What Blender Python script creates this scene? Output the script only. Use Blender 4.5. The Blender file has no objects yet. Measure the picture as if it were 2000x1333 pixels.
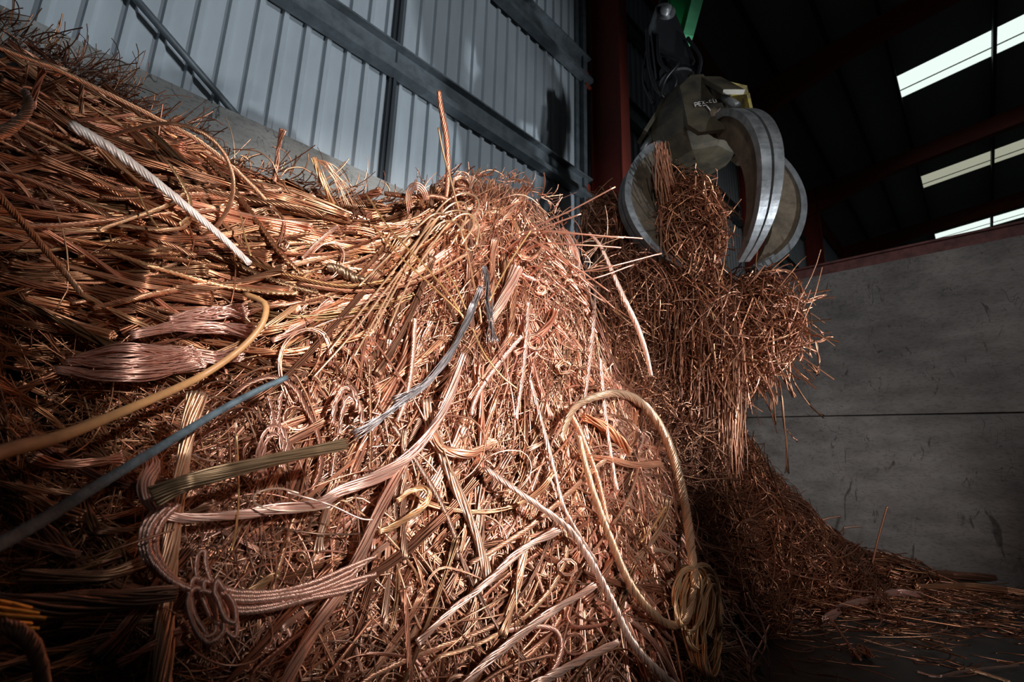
import bpy, math, random
import numpy as np
from mathutils import Vector, Matrix
from mathutils.bvhtree import BVHTree

sc = bpy.context.scene
C = sc.collection
rng = np.random.default_rng(11)
random.seed(4)

# ------------------------------------------------------------------ camera
F_PX = 906.2
YAW, PITCH, ROLL = -0.78969, 0.218675, 0.0276786
CAM = np.array([0.0, 0.0, 1.26])
fwd = np.array([math.sin(YAW) * math.cos(PITCH), math.cos(YAW) * math.cos(PITCH), math.sin(PITCH)])
_r = np.array([math.cos(YAW), -math.sin(YAW), 0.0])
_u = np.cross(_r, fwd)
right = math.cos(ROLL) * _r + math.sin(ROLL) * _u
up = -math.sin(ROLL) * _r + math.cos(ROLL) * _u
cam_data = bpy.data.cameras.new('camera')
cam = bpy.data.objects.new('camera', cam_data)
C.objects.link(cam)
cam_data.sensor_width = 36.0
cam_data.lens = F_PX / 2000 * 36.0
cam_data.clip_start = 0.02
cam_data.dof.use_dof = True
cam_data.dof.focus_distance = 2.1
cam_data.dof.aperture_fstop = 3.2
m = Matrix.Identity(4)
for i in range(3):
    m[i][0], m[i][1], m[i][2], m[i][3] = right[i], up[i], -fwd[i], CAM[i]
cam.matrix_world = m
sc.camera = cam

# ------------------------------------------------------------------ light
sc.view_settings.view_transform = 'Standard'
sc.view_settings.look = 'None'
sc.view_settings.gamma = 1.0
sc.view_settings.exposure = 0.0
w = bpy.data.worlds.new('world')
sc.world = w
w.use_nodes = True
w.node_tree.nodes['Background'].inputs[0].default_value = (0.55, 0.62, 0.75, 1)
w.node_tree.nodes['Background'].inputs[1].default_value = 0.02


def spot(name, loc, aim, power, color, size, angle, blend):
    d = bpy.data.lights.new(name, 'SPOT')
    d.energy = power; d.color = color; d.shadow_soft_size = size
    d.spot_size = math.radians(angle); d.spot_blend = blend
    o = bpy.data.objects.new(name, d); C.objects.link(o)
    o.location = loc
    o.rotation_euler = (Vector(aim) - Vector(loc)).to_track_quat('-Z', 'Y').to_euler()
    return o


def at(px, py, depth):
    return CAM + (fwd + right * (px - 1000) / F_PX - up * (py - 666.5) / F_PX) * depth


spot('work_light_key', (3.1, 0.5, 2.7), tuple(at(975, 605, 2.35)), 2800, (1.0, 0.93, 0.88), 0.06, 42, 1.0)
spot('work_light_wall', (2.1, 5.3, 1.0), (-3.7, 1.7, 4.9), 850, (0.88, 0.94, 1.0), 0.09, 66, 0.6)
spot('added_cladding_fill', (4.6, 2.4, 4.6), (-3.7, 1.9, 5.0), 650, (0.88, 0.94, 1.0), 0.15, 46, 0.6)  # added fill: lightens the grab's shadow on the cladding
spot('added_push_wall_fill', (2.2, -1.6, 2.9), (-1.8, 7.1, 3.2), 620, (1.0, 0.96, 0.93), 0.15, 44, 1.0)  # added fill: brightens the push wall and the back heap
spot('added_foot_fill', (2.9, 0.6, 2.2), (-1.1, 5.6, 0.7), 520, (1.0, 0.93, 0.88), 0.10, 34, 1.0)  # added fill to lift the dark foot of the back heap


# ------------------------------------------------------------------ materials
def new_mat(name):
    mt = bpy.data.materials.new(name); mt.use_nodes = True
    nt = mt.node_tree
    return mt, nt, nt.nodes['Principled BSDF']


def simple(name, col, rough=0.6, metal=0.0, noise=0.0, scale=6.0, bump=0.0, col2=None, stretch=(1, 1, 1)):
    mt, nt, b = new_mat(name)
    b.inputs['Roughness'].default_value = rough
    b.inputs['Metallic'].default_value = metal
    b.inputs['Base Color'].default_value = (*col, 1)
    if noise or bump or col2:
        tc = nt.nodes.new('ShaderNodeTexCoord'); mp = nt.nodes.new('ShaderNodeMapping')
        mp.inputs['Scale'].default_value = stretch
        nt.links.new(tc.outputs['Object'], mp.inputs[0])
        n = nt.nodes.new('ShaderNodeTexNoise'); n.inputs['Scale'].default_value = scale
        n.inputs['Detail'].default_value = 8; n.inputs['Roughness'].default_value = 0.65
        nt.links.new(mp.outputs[0], n.inputs['Vector'])
        r = nt.nodes.new('ShaderNodeValToRGB')
        c2 = col2 or tuple(c * (1 - noise) for c in col)
        r.color_ramp.elements[0].position = 0.38; r.color_ramp.elements[1].position = 0.62
        r.color_ramp.elements[0].color = (*c2, 1); r.color_ramp.elements[1].color = (*col, 1)
        nt.links.new(n.outputs['Fac'], r.inputs[0])
        nt.links.new(r.outputs[0], b.inputs['Base Color'])
        if bump:
            bp = nt.nodes.new('ShaderNodeBump'); bp.inputs['Strength'].default_value = bump
            bp.inputs['Distance'].default_value = 0.02
            nt.links.new(n.outputs['Fac'], bp.inputs['Height']); nt.links.new(bp.outputs[0], b.inputs['Normal'])
    return mt


def wire_material(name='copper_wire', metal=0.86):
    mt, nt, b = new_mat(name)
    a = nt.nodes.new('ShaderNodeAttribute'); a.attribute_name = 'tint'
    nt.links.new(a.outputs['Color'], b.inputs['Base Color'])
    b.inputs['Metallic'].default_value = metal
    b.inputs['Roughness'].default_value = 0.38
    return mt


def concrete_material(name, base, dark, seam=None):
    mt, nt, b = new_mat(name)
    N = nt.nodes.new; Lk = nt.links.new
    tc = N('ShaderNodeTexCoord')
    b.inputs['Roughness'].default_value = 0.62
    # broad mottling, stretched smears, dark scuffs and pale chips
    n1 = N('ShaderNodeTexNoise'); n1.inputs['Scale'].default_value = 1.6; n1.inputs['Detail'].default_value = 9
    n1.inputs['Roughness'].default_value = 0.6
    Lk(tc.outputs['Object'], n1.inputs['Vector'])
    mp = N('ShaderNodeMapping'); mp.inputs['Scale'].default_value = (1.0, 1.0, 3.2); Lk(tc.outputs['Object'], mp.inputs[0])
    n2 = N('ShaderNodeTexNoise'); n2.inputs['Scale'].default_value = 2.2; n2.inputs['Detail'].default_value = 8
    Lk(mp.outputs[0], n2.inputs['Vector'])
    mp3 = N('ShaderNodeMapping'); mp3.inputs['Scale'].default_value = (3.0, 3.0, 1.1); mp3.inputs['Rotation'].default_value = (0.5, 0.6, 0)
    Lk(tc.outputs['Object'], mp3.inputs[0])
    n3 = N('ShaderNodeTexNoise'); n3.inputs['Scale'].default_value = 2.4; n3.inputs['Detail'].default_value = 4; n3.inputs['Distortion'].default_value = 1.3
    Lk(mp3.outputs[0], n3.inputs['Vector'])

    def ramp(src, p0, p1, c0, c1):
        r = N('ShaderNodeValToRGB'); r.color_ramp.elements[0].position = p0; r.color_ramp.elements[1].position = p1
        r.color_ramp.elements[0].color = (*c0, 1); r.color_ramp.elements[1].color = (*c1, 1)
        Lk(src, r.inputs[0]); return r.outputs[0]

    def mul(x, y, f=1.0):
        k = N('ShaderNodeMixRGB'); k.blend_type = 'MULTIPLY'; k.inputs[0].default_value = f
        Lk(x, k.inputs[1]); Lk(y, k.inputs[2]); return k.outputs[0]
    col = ramp(n1.outputs['Fac'], 0.3, 0.7, dark, base)
    col = mul(col, ramp(n2.outputs['Fac'], 0.35, 0.6, (0.72, 0.72, 0.72), (1, 1, 1)))
    col = mul(col, ramp(n3.outputs['Fac'], 0.29, 0.34, (0.35, 0.34, 0.33), (1, 1, 1)))
    # thin scratches: narrow level lines of a warped noise, broken up by another
    n4 = N('ShaderNodeTexNoise'); n4.inputs['Scale'].default_value = 2.6; n4.inputs['Detail'].default_value = 2; n4.inputs['Distortion'].default_value = 0.6
    Lk(mp3.outputs[0], n4.inputs['Vector'])
    sb = N('ShaderNodeMath'); sb.operation = 'SUBTRACT'; sb.inputs[1].default_value = 0.5; Lk(n4.outputs['Fac'], sb.inputs[0])
    ab = N('ShaderNodeMath'); ab.operation = 'ABSOLUTE'; Lk(sb.outputs[0], ab.inputs[0])
    line = ramp(ab.outputs[0], 0.002, 0.008, (1, 1, 1), (0, 0, 0))
    n5 = N('ShaderNodeTexNoise'); n5.inputs['Scale'].default_value = 3.3; n5.inputs['Detail'].default_value = 5
    Lk(tc.outputs['Object'], n5.inputs['Vector'])
    brk = ramp(n5.outputs['Fac'], 0.50, 0.56, (0, 0, 0), (1, 1, 1))
    fac = mul(line, brk)
    dk = N('ShaderNodeMixRGB'); dk.inputs[2].default_value = (0.07, 0.07, 0.07, 1)
    Lk(fac, dk.inputs[0]); Lk(col, dk.inputs[1]); col = dk.outputs[0]
    n6 = N('ShaderNodeTexNoise'); n6.inputs['Scale'].default_value = 26; n6.inputs['Detail'].default_value = 6
    Lk(mp.outputs[0], n6.inputs['Vector'])
    col = mul(col, ramp(n6.outputs['Fac'], 0.36, 0.5, (0.72, 0.72, 0.72), (1, 1, 1)))
    Lk(col, b.inputs['Base Color'])
    bp = N('ShaderNodeBump'); bp.inputs['Strength'].default_value = 0.35; bp.inputs['Distance'].default_value = 0.01
    Lk(n2.outputs['Fac'], bp.inputs['Height']); Lk(bp.outputs[0], b.inputs['Normal'])
    return mt


M_WIRE = wire_material()
M_PALEWIRE = wire_material('glare_pale_wire', 0.25)  # low metal and a near-white tint put glare into the cable's colour
M_CORE = simple('shade_brown_core', (0.10, 0.045, 0.028), 0.7, 0.3, noise=0.7, scale=60)  # dark brown stands in for the shade deep between the wires
M_CONC = concrete_material('push_wall_concrete', (0.34, 0.33, 0.32), (0.19, 0.18, 0.18))
M_CONC_L = concrete_material('side_wall_concrete', (0.42, 0.42, 0.40), (0.29, 0.29, 0.27))
M_FLOOR = simple('floor_steel', (0.055, 0.06, 0.06), 0.45, 0.0, noise=0.5, scale=3, bump=0.3)
M_CLAD = simple('wall_cladding', (0.50, 0.56, 0.60), 0.5, 0.0, noise=0.16, scale=2.5, stretch=(1, 1, 0.3))
M_GALV = simple('galvanised_girt', (0.20, 0.235, 0.255), 0.5, 0.35, noise=0.35, scale=7)
M_DARKSTEEL = simple('dark_steel_strut', (0.06, 0.07, 0.08), 0.5, 0.3)
M_RED = simple('red_primer_steel', (0.34, 0.055, 0.035), 0.5, 0.0, noise=0.2, scale=4)
M_BEAM = simple('rust_red_beam', (0.20, 0.075, 0.07), 0.6, 0.0, noise=0.5, scale=9)
M_ROOF = simple('roof_sheet', (0.32, 0.32, 0.30), 0.7)
M_PURLIN = simple('roof_purlin', (0.03, 0.03, 0.033), 0.7)
M_TINE = simple('worn_tine_steel', (0.25, 0.26, 0.265), 0.42, 0.55, noise=0.45, scale=9, bump=0.15)
M_TINE_RUST = simple('tine_grease_rust', (0.16, 0.125, 0.085), 0.6, 0.3, col2=(0.07, 0.055, 0.04), scale=5, bump=0.2)
M_HUB = simple('dirty_olive_paint', (0.085, 0.072, 0.045), 0.45, 0.15, col2=(0.03, 0.027, 0.022), scale=4, bump=0.2)
M_YEL = simple('worn_yellow_paint', (0.42, 0.34, 0.08), 0.55, 0.0, col2=(0.12, 0.10, 0.06), scale=10)
M_BLACK = simple('black_hydraulic_rubber', (0.012, 0.012, 0.014), 0.35)
M_GREEN = simple('green_boom_paint', (0.02, 0.40, 0.10), 0.45, 0.0, noise=0.25, scale=5)
M_MINT = simple('lit_green_edge', (0.16, 0.62, 0.30), 0.4, 0.0, noise=0.2, scale=5)  # paler green puts the light on the boom's edge into its colour
M_WHITE = simple('white_scratches', (0.75, 0.75, 0.72), 0.7)
M_TAN = simple('tan_insulation', (0.62, 0.33, 0.14), 0.42, 0.0, noise=0.25, scale=14)
M_BLUE = simple('blue_grey_tape', (0.13, 0.19, 0.23), 0.5, 0.0, noise=0.45, scale=30, bump=0.4)
msk, ntk, bk = new_mat('skylight_sheet')
bk.inputs['Base Color'].default_value = (0.8, 0.85, 0.82, 1)
bk.inputs['Emission Color'].default_value = (0.86, 1.0, 0.93, 1); bk.inputs['Emission Strength'].default_value = 1.0
M_SKY = msk
msk2 = msk.copy(); msk2.name = 'skylight_sheet_dirty'
b2 = msk2.node_tree.nodes['Principled BSDF']
b2.inputs['Emission Color'].default_value = (0.8, 0.82, 0.62, 1); b2.inputs['Emission Strength'].default_value = 0.42


# ------------------------------------------------------------------ mesh helpers
class Acc:
    """collects polygons into one mesh"""
    def __init__(s):
        s.v = []; s.loops = []; s.tot = []; s.tint = []; s.mi = []; s.sm = []; s.n = 0

    def add(s, verts, faces_list, tint=(1, 1, 1), mi=0, smooth=True):
        verts = np.asarray(verts, float).reshape(-1, 3)
        s.v.append(verts)
        t = np.asarray(tint, float)
        s.tint.append(np.broadcast_to(t, (len(verts), 3)) if t.ndim == 1 else t)
        for fa in faces_list:                       # arrays (n, k)
            fa = np.asarray(fa, np.int64)
            if fa.size == 0: continue
            s.loops.append((fa + s.n).ravel()); s.tot.append(np.full(len(fa), fa.shape[1]))
            s.mi.append(np.full(len(fa), mi)); s.sm.append(np.full(len(fa), smooth))
        s.n += len(verts)

    def box(s, x0, x1, y0, y1, z0, z1, mi=0, M=None):
        v = np.array([(x, y, z) for x in (x0, x1) for y in (y0, y1) for z in (z0, z1)], float)
        if M is not None: v = v @ M[:3, :3].T + M[:3, 3]
        s.add(v, [[(0, 1, 3, 2), (4, 6, 7, 5), (0, 4, 5, 1), (2, 3, 7, 6), (0, 2, 6, 4), (1, 5, 7, 3)]], mi=mi, smooth=False)

    def build(s, name, mats, parent=None, tint=False, origin=None):
        me = bpy.data.meshes.new(name)
        v = np.concatenate(s.v)
        if origin is None: origin = np.zeros(3)
        v = v - origin
        loops = np.concatenate(s.loops); tot = np.concatenate(s.tot)
        me.vertices.add(len(v)); me.vertices.foreach_set('co', v.ravel())
        me.loops.add(len(loops)); me.loops.foreach_set('vertex_index', loops.astype(np.int32))
        me.polygons.add(len(tot))
        st = np.concatenate([[0], np.cumsum(tot)[:-1]])
        me.polygons.foreach_set('loop_start', st.astype(np.int32))
        me.polygons.foreach_set('material_index', np.concatenate(s.mi).astype(np.int32))
        me.polygons.foreach_set('use_smooth', np.concatenate(s.sm))
        me.update(calc_edges=True)
        if tint:
            a = me.attributes.new('tint', 'FLOAT_COLOR', 'POINT')
            c = np.ones((len(v), 4)); c[:, :3] = np.concatenate(s.tint)
            a.data.foreach_set('color', c.ravel())
        for mt in (mats if isinstance(mats, (list, tuple)) else [mats]): me.materials.append(mt)
        o = bpy.data.objects.new(name, me); C.objects.link(o)
        o.location = origin
        if parent: o.parent = parent
        return o


def norm(a):
    return a / np.maximum(np.linalg.norm(a, axis=-1, keepdims=True), 1e-9)


def frames(P):
    """P (W,N,3) -> tangent, normal, binormal, carried along with least rotation"""
    T = np.empty_like(P)
    T[:, 1:-1] = P[:, 2:] - P[:, :-2]; T[:, 0] = P[:, 1] - P[:, 0]; T[:, -1] = P[:, -1] - P[:, -2]
    T = norm(T)
    W, N, _ = P.shape
    ref = np.tile(np.array([0.31, 0.22, 0.93]), (W, 1))
    bad = np.abs((ref * T[:, 0]).sum(1)) > 0.9
    ref[bad] = (0.9, -0.3, 0.1)
    Nn = np.empty_like(P)
    n = ref
    for i in range(N):
        n = norm(n - (n * T[:, i]).sum(1, keepdims=True) * T[:, i]); Nn[:, i] = n
    return T, Nn, np.cross(T, Nn)


def tubes(acc, P, rad, S=4, tint=(1, 1, 1), mi=0, caps=True):
    """P (W,N,3), rad (W,) or (W,N), tint (3,) or (W,3)"""
    P = np.array(P, float)
    if acc is not None and getattr(acc, 'clampy', True) and P[..., 1].max() < 8 and P[..., 2].max() < 4.1:
        P[..., 1] = np.minimum(P[..., 1], 7.07); P[..., 0] = np.maximum(P[..., 0], -3.57)
    W, N, _ = P.shape
    rad = np.asarray(rad, float)
    if rad.ndim == 0: rad = np.full((W, N), float(rad))
    if rad.ndim == 1: rad = np.repeat(rad[:, None], N, 1)
    T, A, B = frames(P)
    th = np.arange(S) * 2 * math.pi / S
    v = P[:, :, None] + rad[:, :, None, None] * (np.cos(th)[None, None, :, None] * A[:, :, None] + np.sin(th)[None, None, :, None] * B[:, :, None])
    idx = np.arange(W * N * S).reshape(W, N, S)
    a = idx[:, :-1]; b = idx[:, 1:]
    q = np.stack([a, np.roll(a, -1, 2), np.roll(b, -1, 2), b], -1).reshape(-1, 4)
    fl = [q]
    if caps:
        fl.append(idx[:, 0, ::-1]); fl.append(idx[:, -1])
    tint = np.asarray(tint, float)
    if tint.ndim == 2: tint = np.repeat(tint, N * S, 0)
    acc.add(v.reshape(-1, 3), fl, tint, mi)


def spline(pts, n):
    """Catmull-Rom through pts (k,d), resampled to n"""
    p = np.asarray(pts, float)
    if len(p) == 2: p = np.array([p[0], (p[0] + p[1]) / 2, p[1]])
    q = np.vstack([2 * p[0] - p[1], p, 2 * p[-1] - p[-2]])
    seg = len(p) - 1
    d = np.linalg.norm(np.diff(p[:, :3], axis=0), axis=1); cum = np.concatenate([[0], np.cumsum(d)]); cum /= cum[-1]
    u = np.interp(np.linspace(0, 1, n), cum, np.arange(seg + 1))
    i = np.minimum(u.astype(int), seg - 1); t = (u - i)[:, None]
    p0, p1, p2, p3 = q[i], q[i + 1], q[i + 2], q[i + 3]
    return 0.5 * ((2 * p1) + (p2 - p0) * t + (2 * p0 - 5 * p1 + 4 * p2 - p3) * t * t + (3 * p1 - p0 - 3 * p2 + p3) * t ** 3)


def put(o, label, cat, group=None, kind=None):
    o['label'] = label; o['category'] = cat
    if group: o['group'] = group
    if kind: o['kind'] = kind
    return o


def struct(o):
    o['kind'] = 'structure'; return o


# ------------------------------------------------------------------ the building
XW, YW, HW = -3.6, 7.1, 3.6          # side wall face, push wall face, concrete height
EAVE, SLOPE = 10.5, math.tan(math.radians(6))

a = Acc(); a.box(-4.4, 14, -10, 34, -0.3, 0.0)
struct(a.build('floor', M_FLOOR))

# concrete push wall closing the bay: two tiers of panels with a joint
a = Acc()
for z0, z1 in ((0, 1.70), (1.728, HW)):
    a.box(XW, 7.5, YW, YW + 0.3, z0, z1)
a.box(XW, 7.5, YW + 0.09, YW + 0.28, 1.70, 1.73)
struct(a.build('wall_right', M_CONC))
# channel on top of it
a = Acc(); a.box(XW + 0.05, 7.5, YW + 0.02, YW + 0.27, HW, HW + 0.03); a.box(XW + 0.05, 7.5, YW + 0.02, YW + 0.04, HW + 0.03, HW + 0.13)
a.box(XW + 0.05, 7.5, YW - 0.03, YW + 0.27, HW + 0.13, HW + 0.155)
struct(a.build('trim_1', M_BEAM))

# side wall: concrete below, profiled cladding above
a = Acc()
for y0, y1 in ((-10, -4.0), (-3.99, 0.93), (0.945, 5.9), (5.915, YW + 0.3)):
    a.box(XW - 0.3, XW, y0, y1, 0, HW)
struct(a.build('wall_left', M_CONC_L))
a = Acc()
ys = []; xs = []
pitch = 0.185; y = -10.0
XC = XW - 0.14
k = 0
while y < 34:
    # wide flat pan, then a raised rib; every third pan carries a small stiffener
    ys += [y, y + 0.118, y + 0.132, y + 0.166]; xs += [XC, XC, XC + 0.035, XC + 0.035]
    y += pitch; k += 1
ys = np.array(ys); xs = np.array(xs); n = len(ys)
v = np.concatenate([np.stack([xs, ys, np.full(n, HW - 0.02)], 1), np.stack([xs, ys, np.full(n, EAVE)], 1)])
i = np.arange(n - 1)
a.add(v, [np.stack([i, i + 1, i + 1 + n, i + n], 1)], smooth=False)
o = a.build('wall_cladding', M_CLAD); struct(o)
sol = o.modifiers.new('solid', 'SOLIDIFY'); sol.thickness = 0.004


def girt(z, h, name):
    g = Acc()
    for y0, y1 in ((-10, 5.14), (5.44, 11.6), (11.9, 18.2)):
        g.box(XW - 0.08, XW - 0.06, y0, y1, z, z + h)                 # web
        g.box(XW - 0.08, XW + 0.02, y0, y1, z + h, z + h + 0.02)      # top flange
        g.box(XW - 0.08, XW + 0.05, y0, y1, z - 0.02, z)              # lower flange
        g.box(XW + 0.035, XW + 0.05, y0, y1, z, z + 0.05)
    return struct(g.build(name, M_GALV))


girt(4.79, 0.30, 'trim_2'); girt(6.78, 0.42, 'trim_3'); girt(8.7, 0.3, 'trim_4')
# vertical stiffener behind the girts, and the sag brace
a = Acc(); a.box(XW - 0.13, XW - 0.085, 1.85, 1.93, HW, EAVE); a.box(XW - 0.085, XW - 0.055, 1.88, 1.90, HW, EAVE)
struct(a.build('trim_5', M_DARKSTEEL))
a = Acc()
P = np.array([[(XW - 0.05, -0.55, 4.50), (XW - 0.05, 0.66, 3.60)]]); P = np.array([[P[0, 0] + (P[0, 1] - P[0, 0]) * t for t in (0, .5, 1)]])
tubes(a, P, 0.026, 4)
struct(a.build('trim_6', M_GALV))
a = Acc(); a.box(XW - 0.10, XW - 0.02, 4.98, 5.06, HW, EAVE); a.box(XW - 0.13, XW - 0.10, 4.9, 5.18, HW, EAVE)
struct(a.build('trim_7', M_GALV))


def column(y, name, sx=0.50):
    g = Acc()
    g.box(XW - 0.02, XW, y, y + 0.24, 0 if name == 'x' else HW - 0.6, EAVE)
    g.box(XW, XW + sx - 0.02, y + 0.10, y + 0.115, HW - 0.6, EAVE)
    g.box(XW + sx - 0.02, XW + sx, y, y + 0.24, HW - 0.6, EAVE)
    return g


g = column(5.17, 'c'); g.box(XW - 0.02, XW + 0.40, 5.17, 5.41, HW - 0.62, HW - 0.6)
for z in (4.75, 6.72):                      # cleats that carry the girts
    g.box(XW - 0.06, XW + 0.0, 5.02, 5.17, z - 0.03, z + 0.0); g.box(XW - 0.06, XW - 0.045, 5.02, 5.17, z - 0.03, z + 0.3)
struct(g.build('trim_8', M_RED))
for j, y in enumerate((11.7, 18.2, 24.7)):
    struct(column(y, 'c').build('trim_%d' % (9 + j), M_RED))


def roof_z(x): return EAVE + (x - XW) * SLOPE


# roof sheets between the portal frames with three lit strips
a = Acc()
sky = [(14.5, 15.56), (20.9, 21.95), (27.2, 28.3)]
X0, X1 = -0.36, 14.0
def slab(acc, x0, x1, y0, y1, dz0, dz1, mi=0):
    v = [(x, y, roof_z(x) + d) for x in (x0, x1) for y in (y0, y1) for d in (dz0, dz1)]
    acc.add(v, [[(0, 1, 3, 2), (4, 6, 7, 5), (0, 4, 5, 1), (2, 3, 7, 6), (0, 2, 6, 4), (1, 5, 7, 3)]], smooth=False, mi=mi)
edges = [-10] + [e for s in sky for e in s] + [36]
for s0, s1 in zip(edges[0::2], edges[1::2]): slab(a, XW - 0.3, X1, s0, s1, 0.25, 0.30)
for s0, s1 in sky: slab(a, XW - 0.3, X0, s0, s1, 0.25, 0.30)
struct(a.build('ceiling', M_ROOF))
for j, (s0, s1) in enumerate(sky):
    a = Acc()
    slab(a, X0, X1, s0, s1, 0.26, 0.28)
    o = struct(a.build('window_%d' % (j + 1), M_SKY if j != 1 else msk2))
    b = Acc(); slab(b, X0, X1, s0 + 0.68, s0 + 0.70, 0.235, 0.262)
    b.build('glazing_bar', M_PURLIN, o)
pn = 12
for x in [-2.56, -1.43, -0.43, 1.43, 3.2, 5.0, 6.8, 8.6, 10.4]:
    g = Acc(); slab(g, x, x + 0.07, -10, 34, 0.02, 0.25); struct(g.build('trim_%d' % pn, M_PURLIN)); pn += 1
for yr in (5.2, 11.7, 18.2, 24.7, 31.2):       # rafters with deep haunches at the eaves
    g = Acc()
    for x0, x1, d0, d1 in ((XW, XW + 2.6, 1.0, 0.5), (XW + 2.6, X1, 0.5, 0.5)):
        v = [(x, y, z) for (x, d) in ((x0, d0), (x1, d1)) for y in (yr, yr + 0.24) for z in (roof_z(x) - d, roof_z(x) + 0.02)]
        g.add(v, [[(0, 1, 3, 2), (4, 6, 7, 5), (0, 4, 5, 1), (2, 3, 7, 6), (0, 2, 6, 4), (1, 5, 7, 3)]], smooth=False)
    struct(g.build('trim_%d' % pn, M_RED)); pn += 1
g = Acc(); g.box(XW, XW + 0.16, -10, 34, EAVE - 0.4, EAVE + 0.05); struct(g.build('trim_%d' % pn, M_RED)); pn += 1
g = Acc(); g.box(-4.4, 14, 34, 34.3, 0, 13); struct(g.build('wall_back', M_ROOF))

# ------------------------------------------------------------------ the shape of the heap
CTRL = [  # px, py, distance
    # crest of the left stack and the central peak
    (-250, 60, 1.35), (0, 165, 1.5), (200, 262, 1.8), (350, 305, 2.0), (500, 350, 2.2), (650, 388, 2.4), (780, 408, 2.6),
    (890, 430, 2.55), (980, 470, 2.6), (1080, 520, 2.7), (1160, 600, 2.8),
    # face of the left stack
    (-250, 400, 1.15), (0, 400, 1.3), (300, 450, 1.65), (550, 500, 1.95), (-200, 600, 1.1), (0, 600, 1.25), (300, 620, 1.6), (480, 640, 1.8),
    (150, 790, 1.45), (400, 780, 1.65), (-100, 780, 1.2),
    # lower left
    (-200, 950, 0.85), (0, 930, 1.0), (200, 960, 1.08), (60, 1100, 0.92), (250, 1180, 0.98), (0, 1333, 0.78), (-200, 1333, 0.68), (300, 1333, 0.93),
    # central face
    (900, 620, 2.25), (1050, 680, 2.35), (750, 620, 2.1), (620, 760, 1.8), (900, 780, 2.0), (1080, 820, 2.15), (900, 950, 1.8), (1080, 1000, 1.9),
    (450, 950, 1.3), (600, 950, 1.5), (750, 1100, 1.45), (900, 1150, 1.6), (1100, 1180, 1.7), (480, 1150, 1.15), (600, 1333, 1.15),
    (900, 1333, 1.4), (1150, 1333, 1.65), (1350, 1333, 2.05), (1250, 1150, 2.1), (1350, 1180, 2.35), (1200, 980, 2.3),
    (1180, 780, 2.6), (1240, 900, 2.7), (1330, 1000, 3.0), (1400, 1120, 2.95), (700, 1600, 0.95), (1200, 1600, 1.3),
    # back heap under the grab
    (1160, 500, 4.7), (1260, 560, 4.55), (1330, 680, 4.4), (1390, 780, 4.3), (1430, 900, 4.2), (1300, 820, 3.9), (1400, 980, 3.9),
    (1490, 930, 4.6), (1560, 990, 4.75), (1650, 1060, 4.9), (1720, 1105, 5.0), (1500, 1080, 4.2), (1560, 1140, 4.2),
]
pts = np.array([at(*c) for c in CTRL])
extra = [  # ground at the foot, and the far side of the crest falling to the wall
    (1480, 1290), (1560, 1230), (1660, 1180), (1760, 1150), (1900, 1190), (1480, 1500), (1900, 1450)]
gp = []
for x, y in extra:
    d = fwd + right * (x - 1000) / F_PX - up * (y - 666.5) / F_PX
    t = -CAM[2] / d[2]; gp.append(CAM + d * t - np.array([0, 0, 0.06]))
gp += [np.array(p, float) for p in (
    (-3.6, -1.0, 1.9), (-3.6, 0.5, 1.9), (-3.6, 1.8, 1.9), (-3.6, 3.2, 2.2), (-3.6, 4.6, 3.0), (-3.6, 6.0, 2.6), (-3.6, 7.1, 2.2),
    (-2.4, 7.1, 1.5), (-1.2, 7.1, 0.25), (0.5, 7.1, -0.05), (-3.0, 3.4, 2.4), (-0.2, -1.0, 0.75), (0.1, 0.0, 0.2), (-2.8, -1.5, 2.0), (0.6, 0.6, 0.0), (1.5, 2.5, -0.1), (2, 5, -0.1), (0.4, 1.4, 0.0), (0.6, -1.5, 0.0))]
pts = np.vstack([pts, np.array(gp)])


def tps_fit(xy, z, lam=0.002):
    n = len(xy)
    r2 = ((xy[:, None] - xy[None]) ** 2).sum(-1)
    K = np.where(r2 > 0, 0.5 * r2 * np.log(np.maximum(r2, 1e-12)), 0) + lam * np.eye(n)
    Pm = np.hstack([np.ones((n, 1)), xy])
    A = np.block([[K, Pm], [Pm.T, np.zeros((3, 3))]])
    return np.linalg.solve(A, np.concatenate([z, np.zeros(3)]))


wt = tps_fit(pts[:, :2], pts[:, 2])


def heap_z(xy):
    out = np.empty(len(xy))
    for s in range(0, len(xy), 20000):
        q = xy[s:s + 20000]
        r2 = ((q[:, None] - pts[None, :, :2]) ** 2).sum(-1)
        K = np.where(r2 > 0, 0.5 * r2 * np.log(np.maximum(r2, 1e-12)), 0)
        out[s:s + 20000] = K @ wt[:-3] + wt[-3] + q @ wt[-2:]
    return out


GX = np.arange(-3.59, 1.6, 0.04); GY = np.arange(-1.6, 7.09, 0.04)
gx, gy = np.meshgrid(GX, GY, indexing='ij')
gz = heap_z(np.stack([gx.ravel(), gy.ravel()], 1)).reshape(gx.shape)
# keep a clear space round the camera
dc = np.hypot(gx, gy)
gz = np.where(dc < 0.65, np.minimum(gz, 0.45 + 0.7 * dc), gz)
gz = np.clip(gz - 0.045 * (gz > 0.3), -0.08, 3.9)
bump = sum(np.sin(gx * a1 + gy * b1 + p1) * 0.012 for a1, b1, p1 in rng.normal(0, 14, (9, 3)))
hv = np.stack([gx, gy, gz + bump * (gz > 0.02)], -1).reshape(-1, 3)
nx, ny = gx.shape
ii = np.arange(nx * ny).reshape(nx, ny)
hf = np.stack([ii[:-1, :-1], ii[1:, :-1], ii[1:, 1:], ii[:-1, 1:]], -1).reshape(-1, 4)
bvh = BVHTree.FromPolygons([tuple(p) for p in hv], [tuple(int(q) for q in f) for f in hf])

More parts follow.
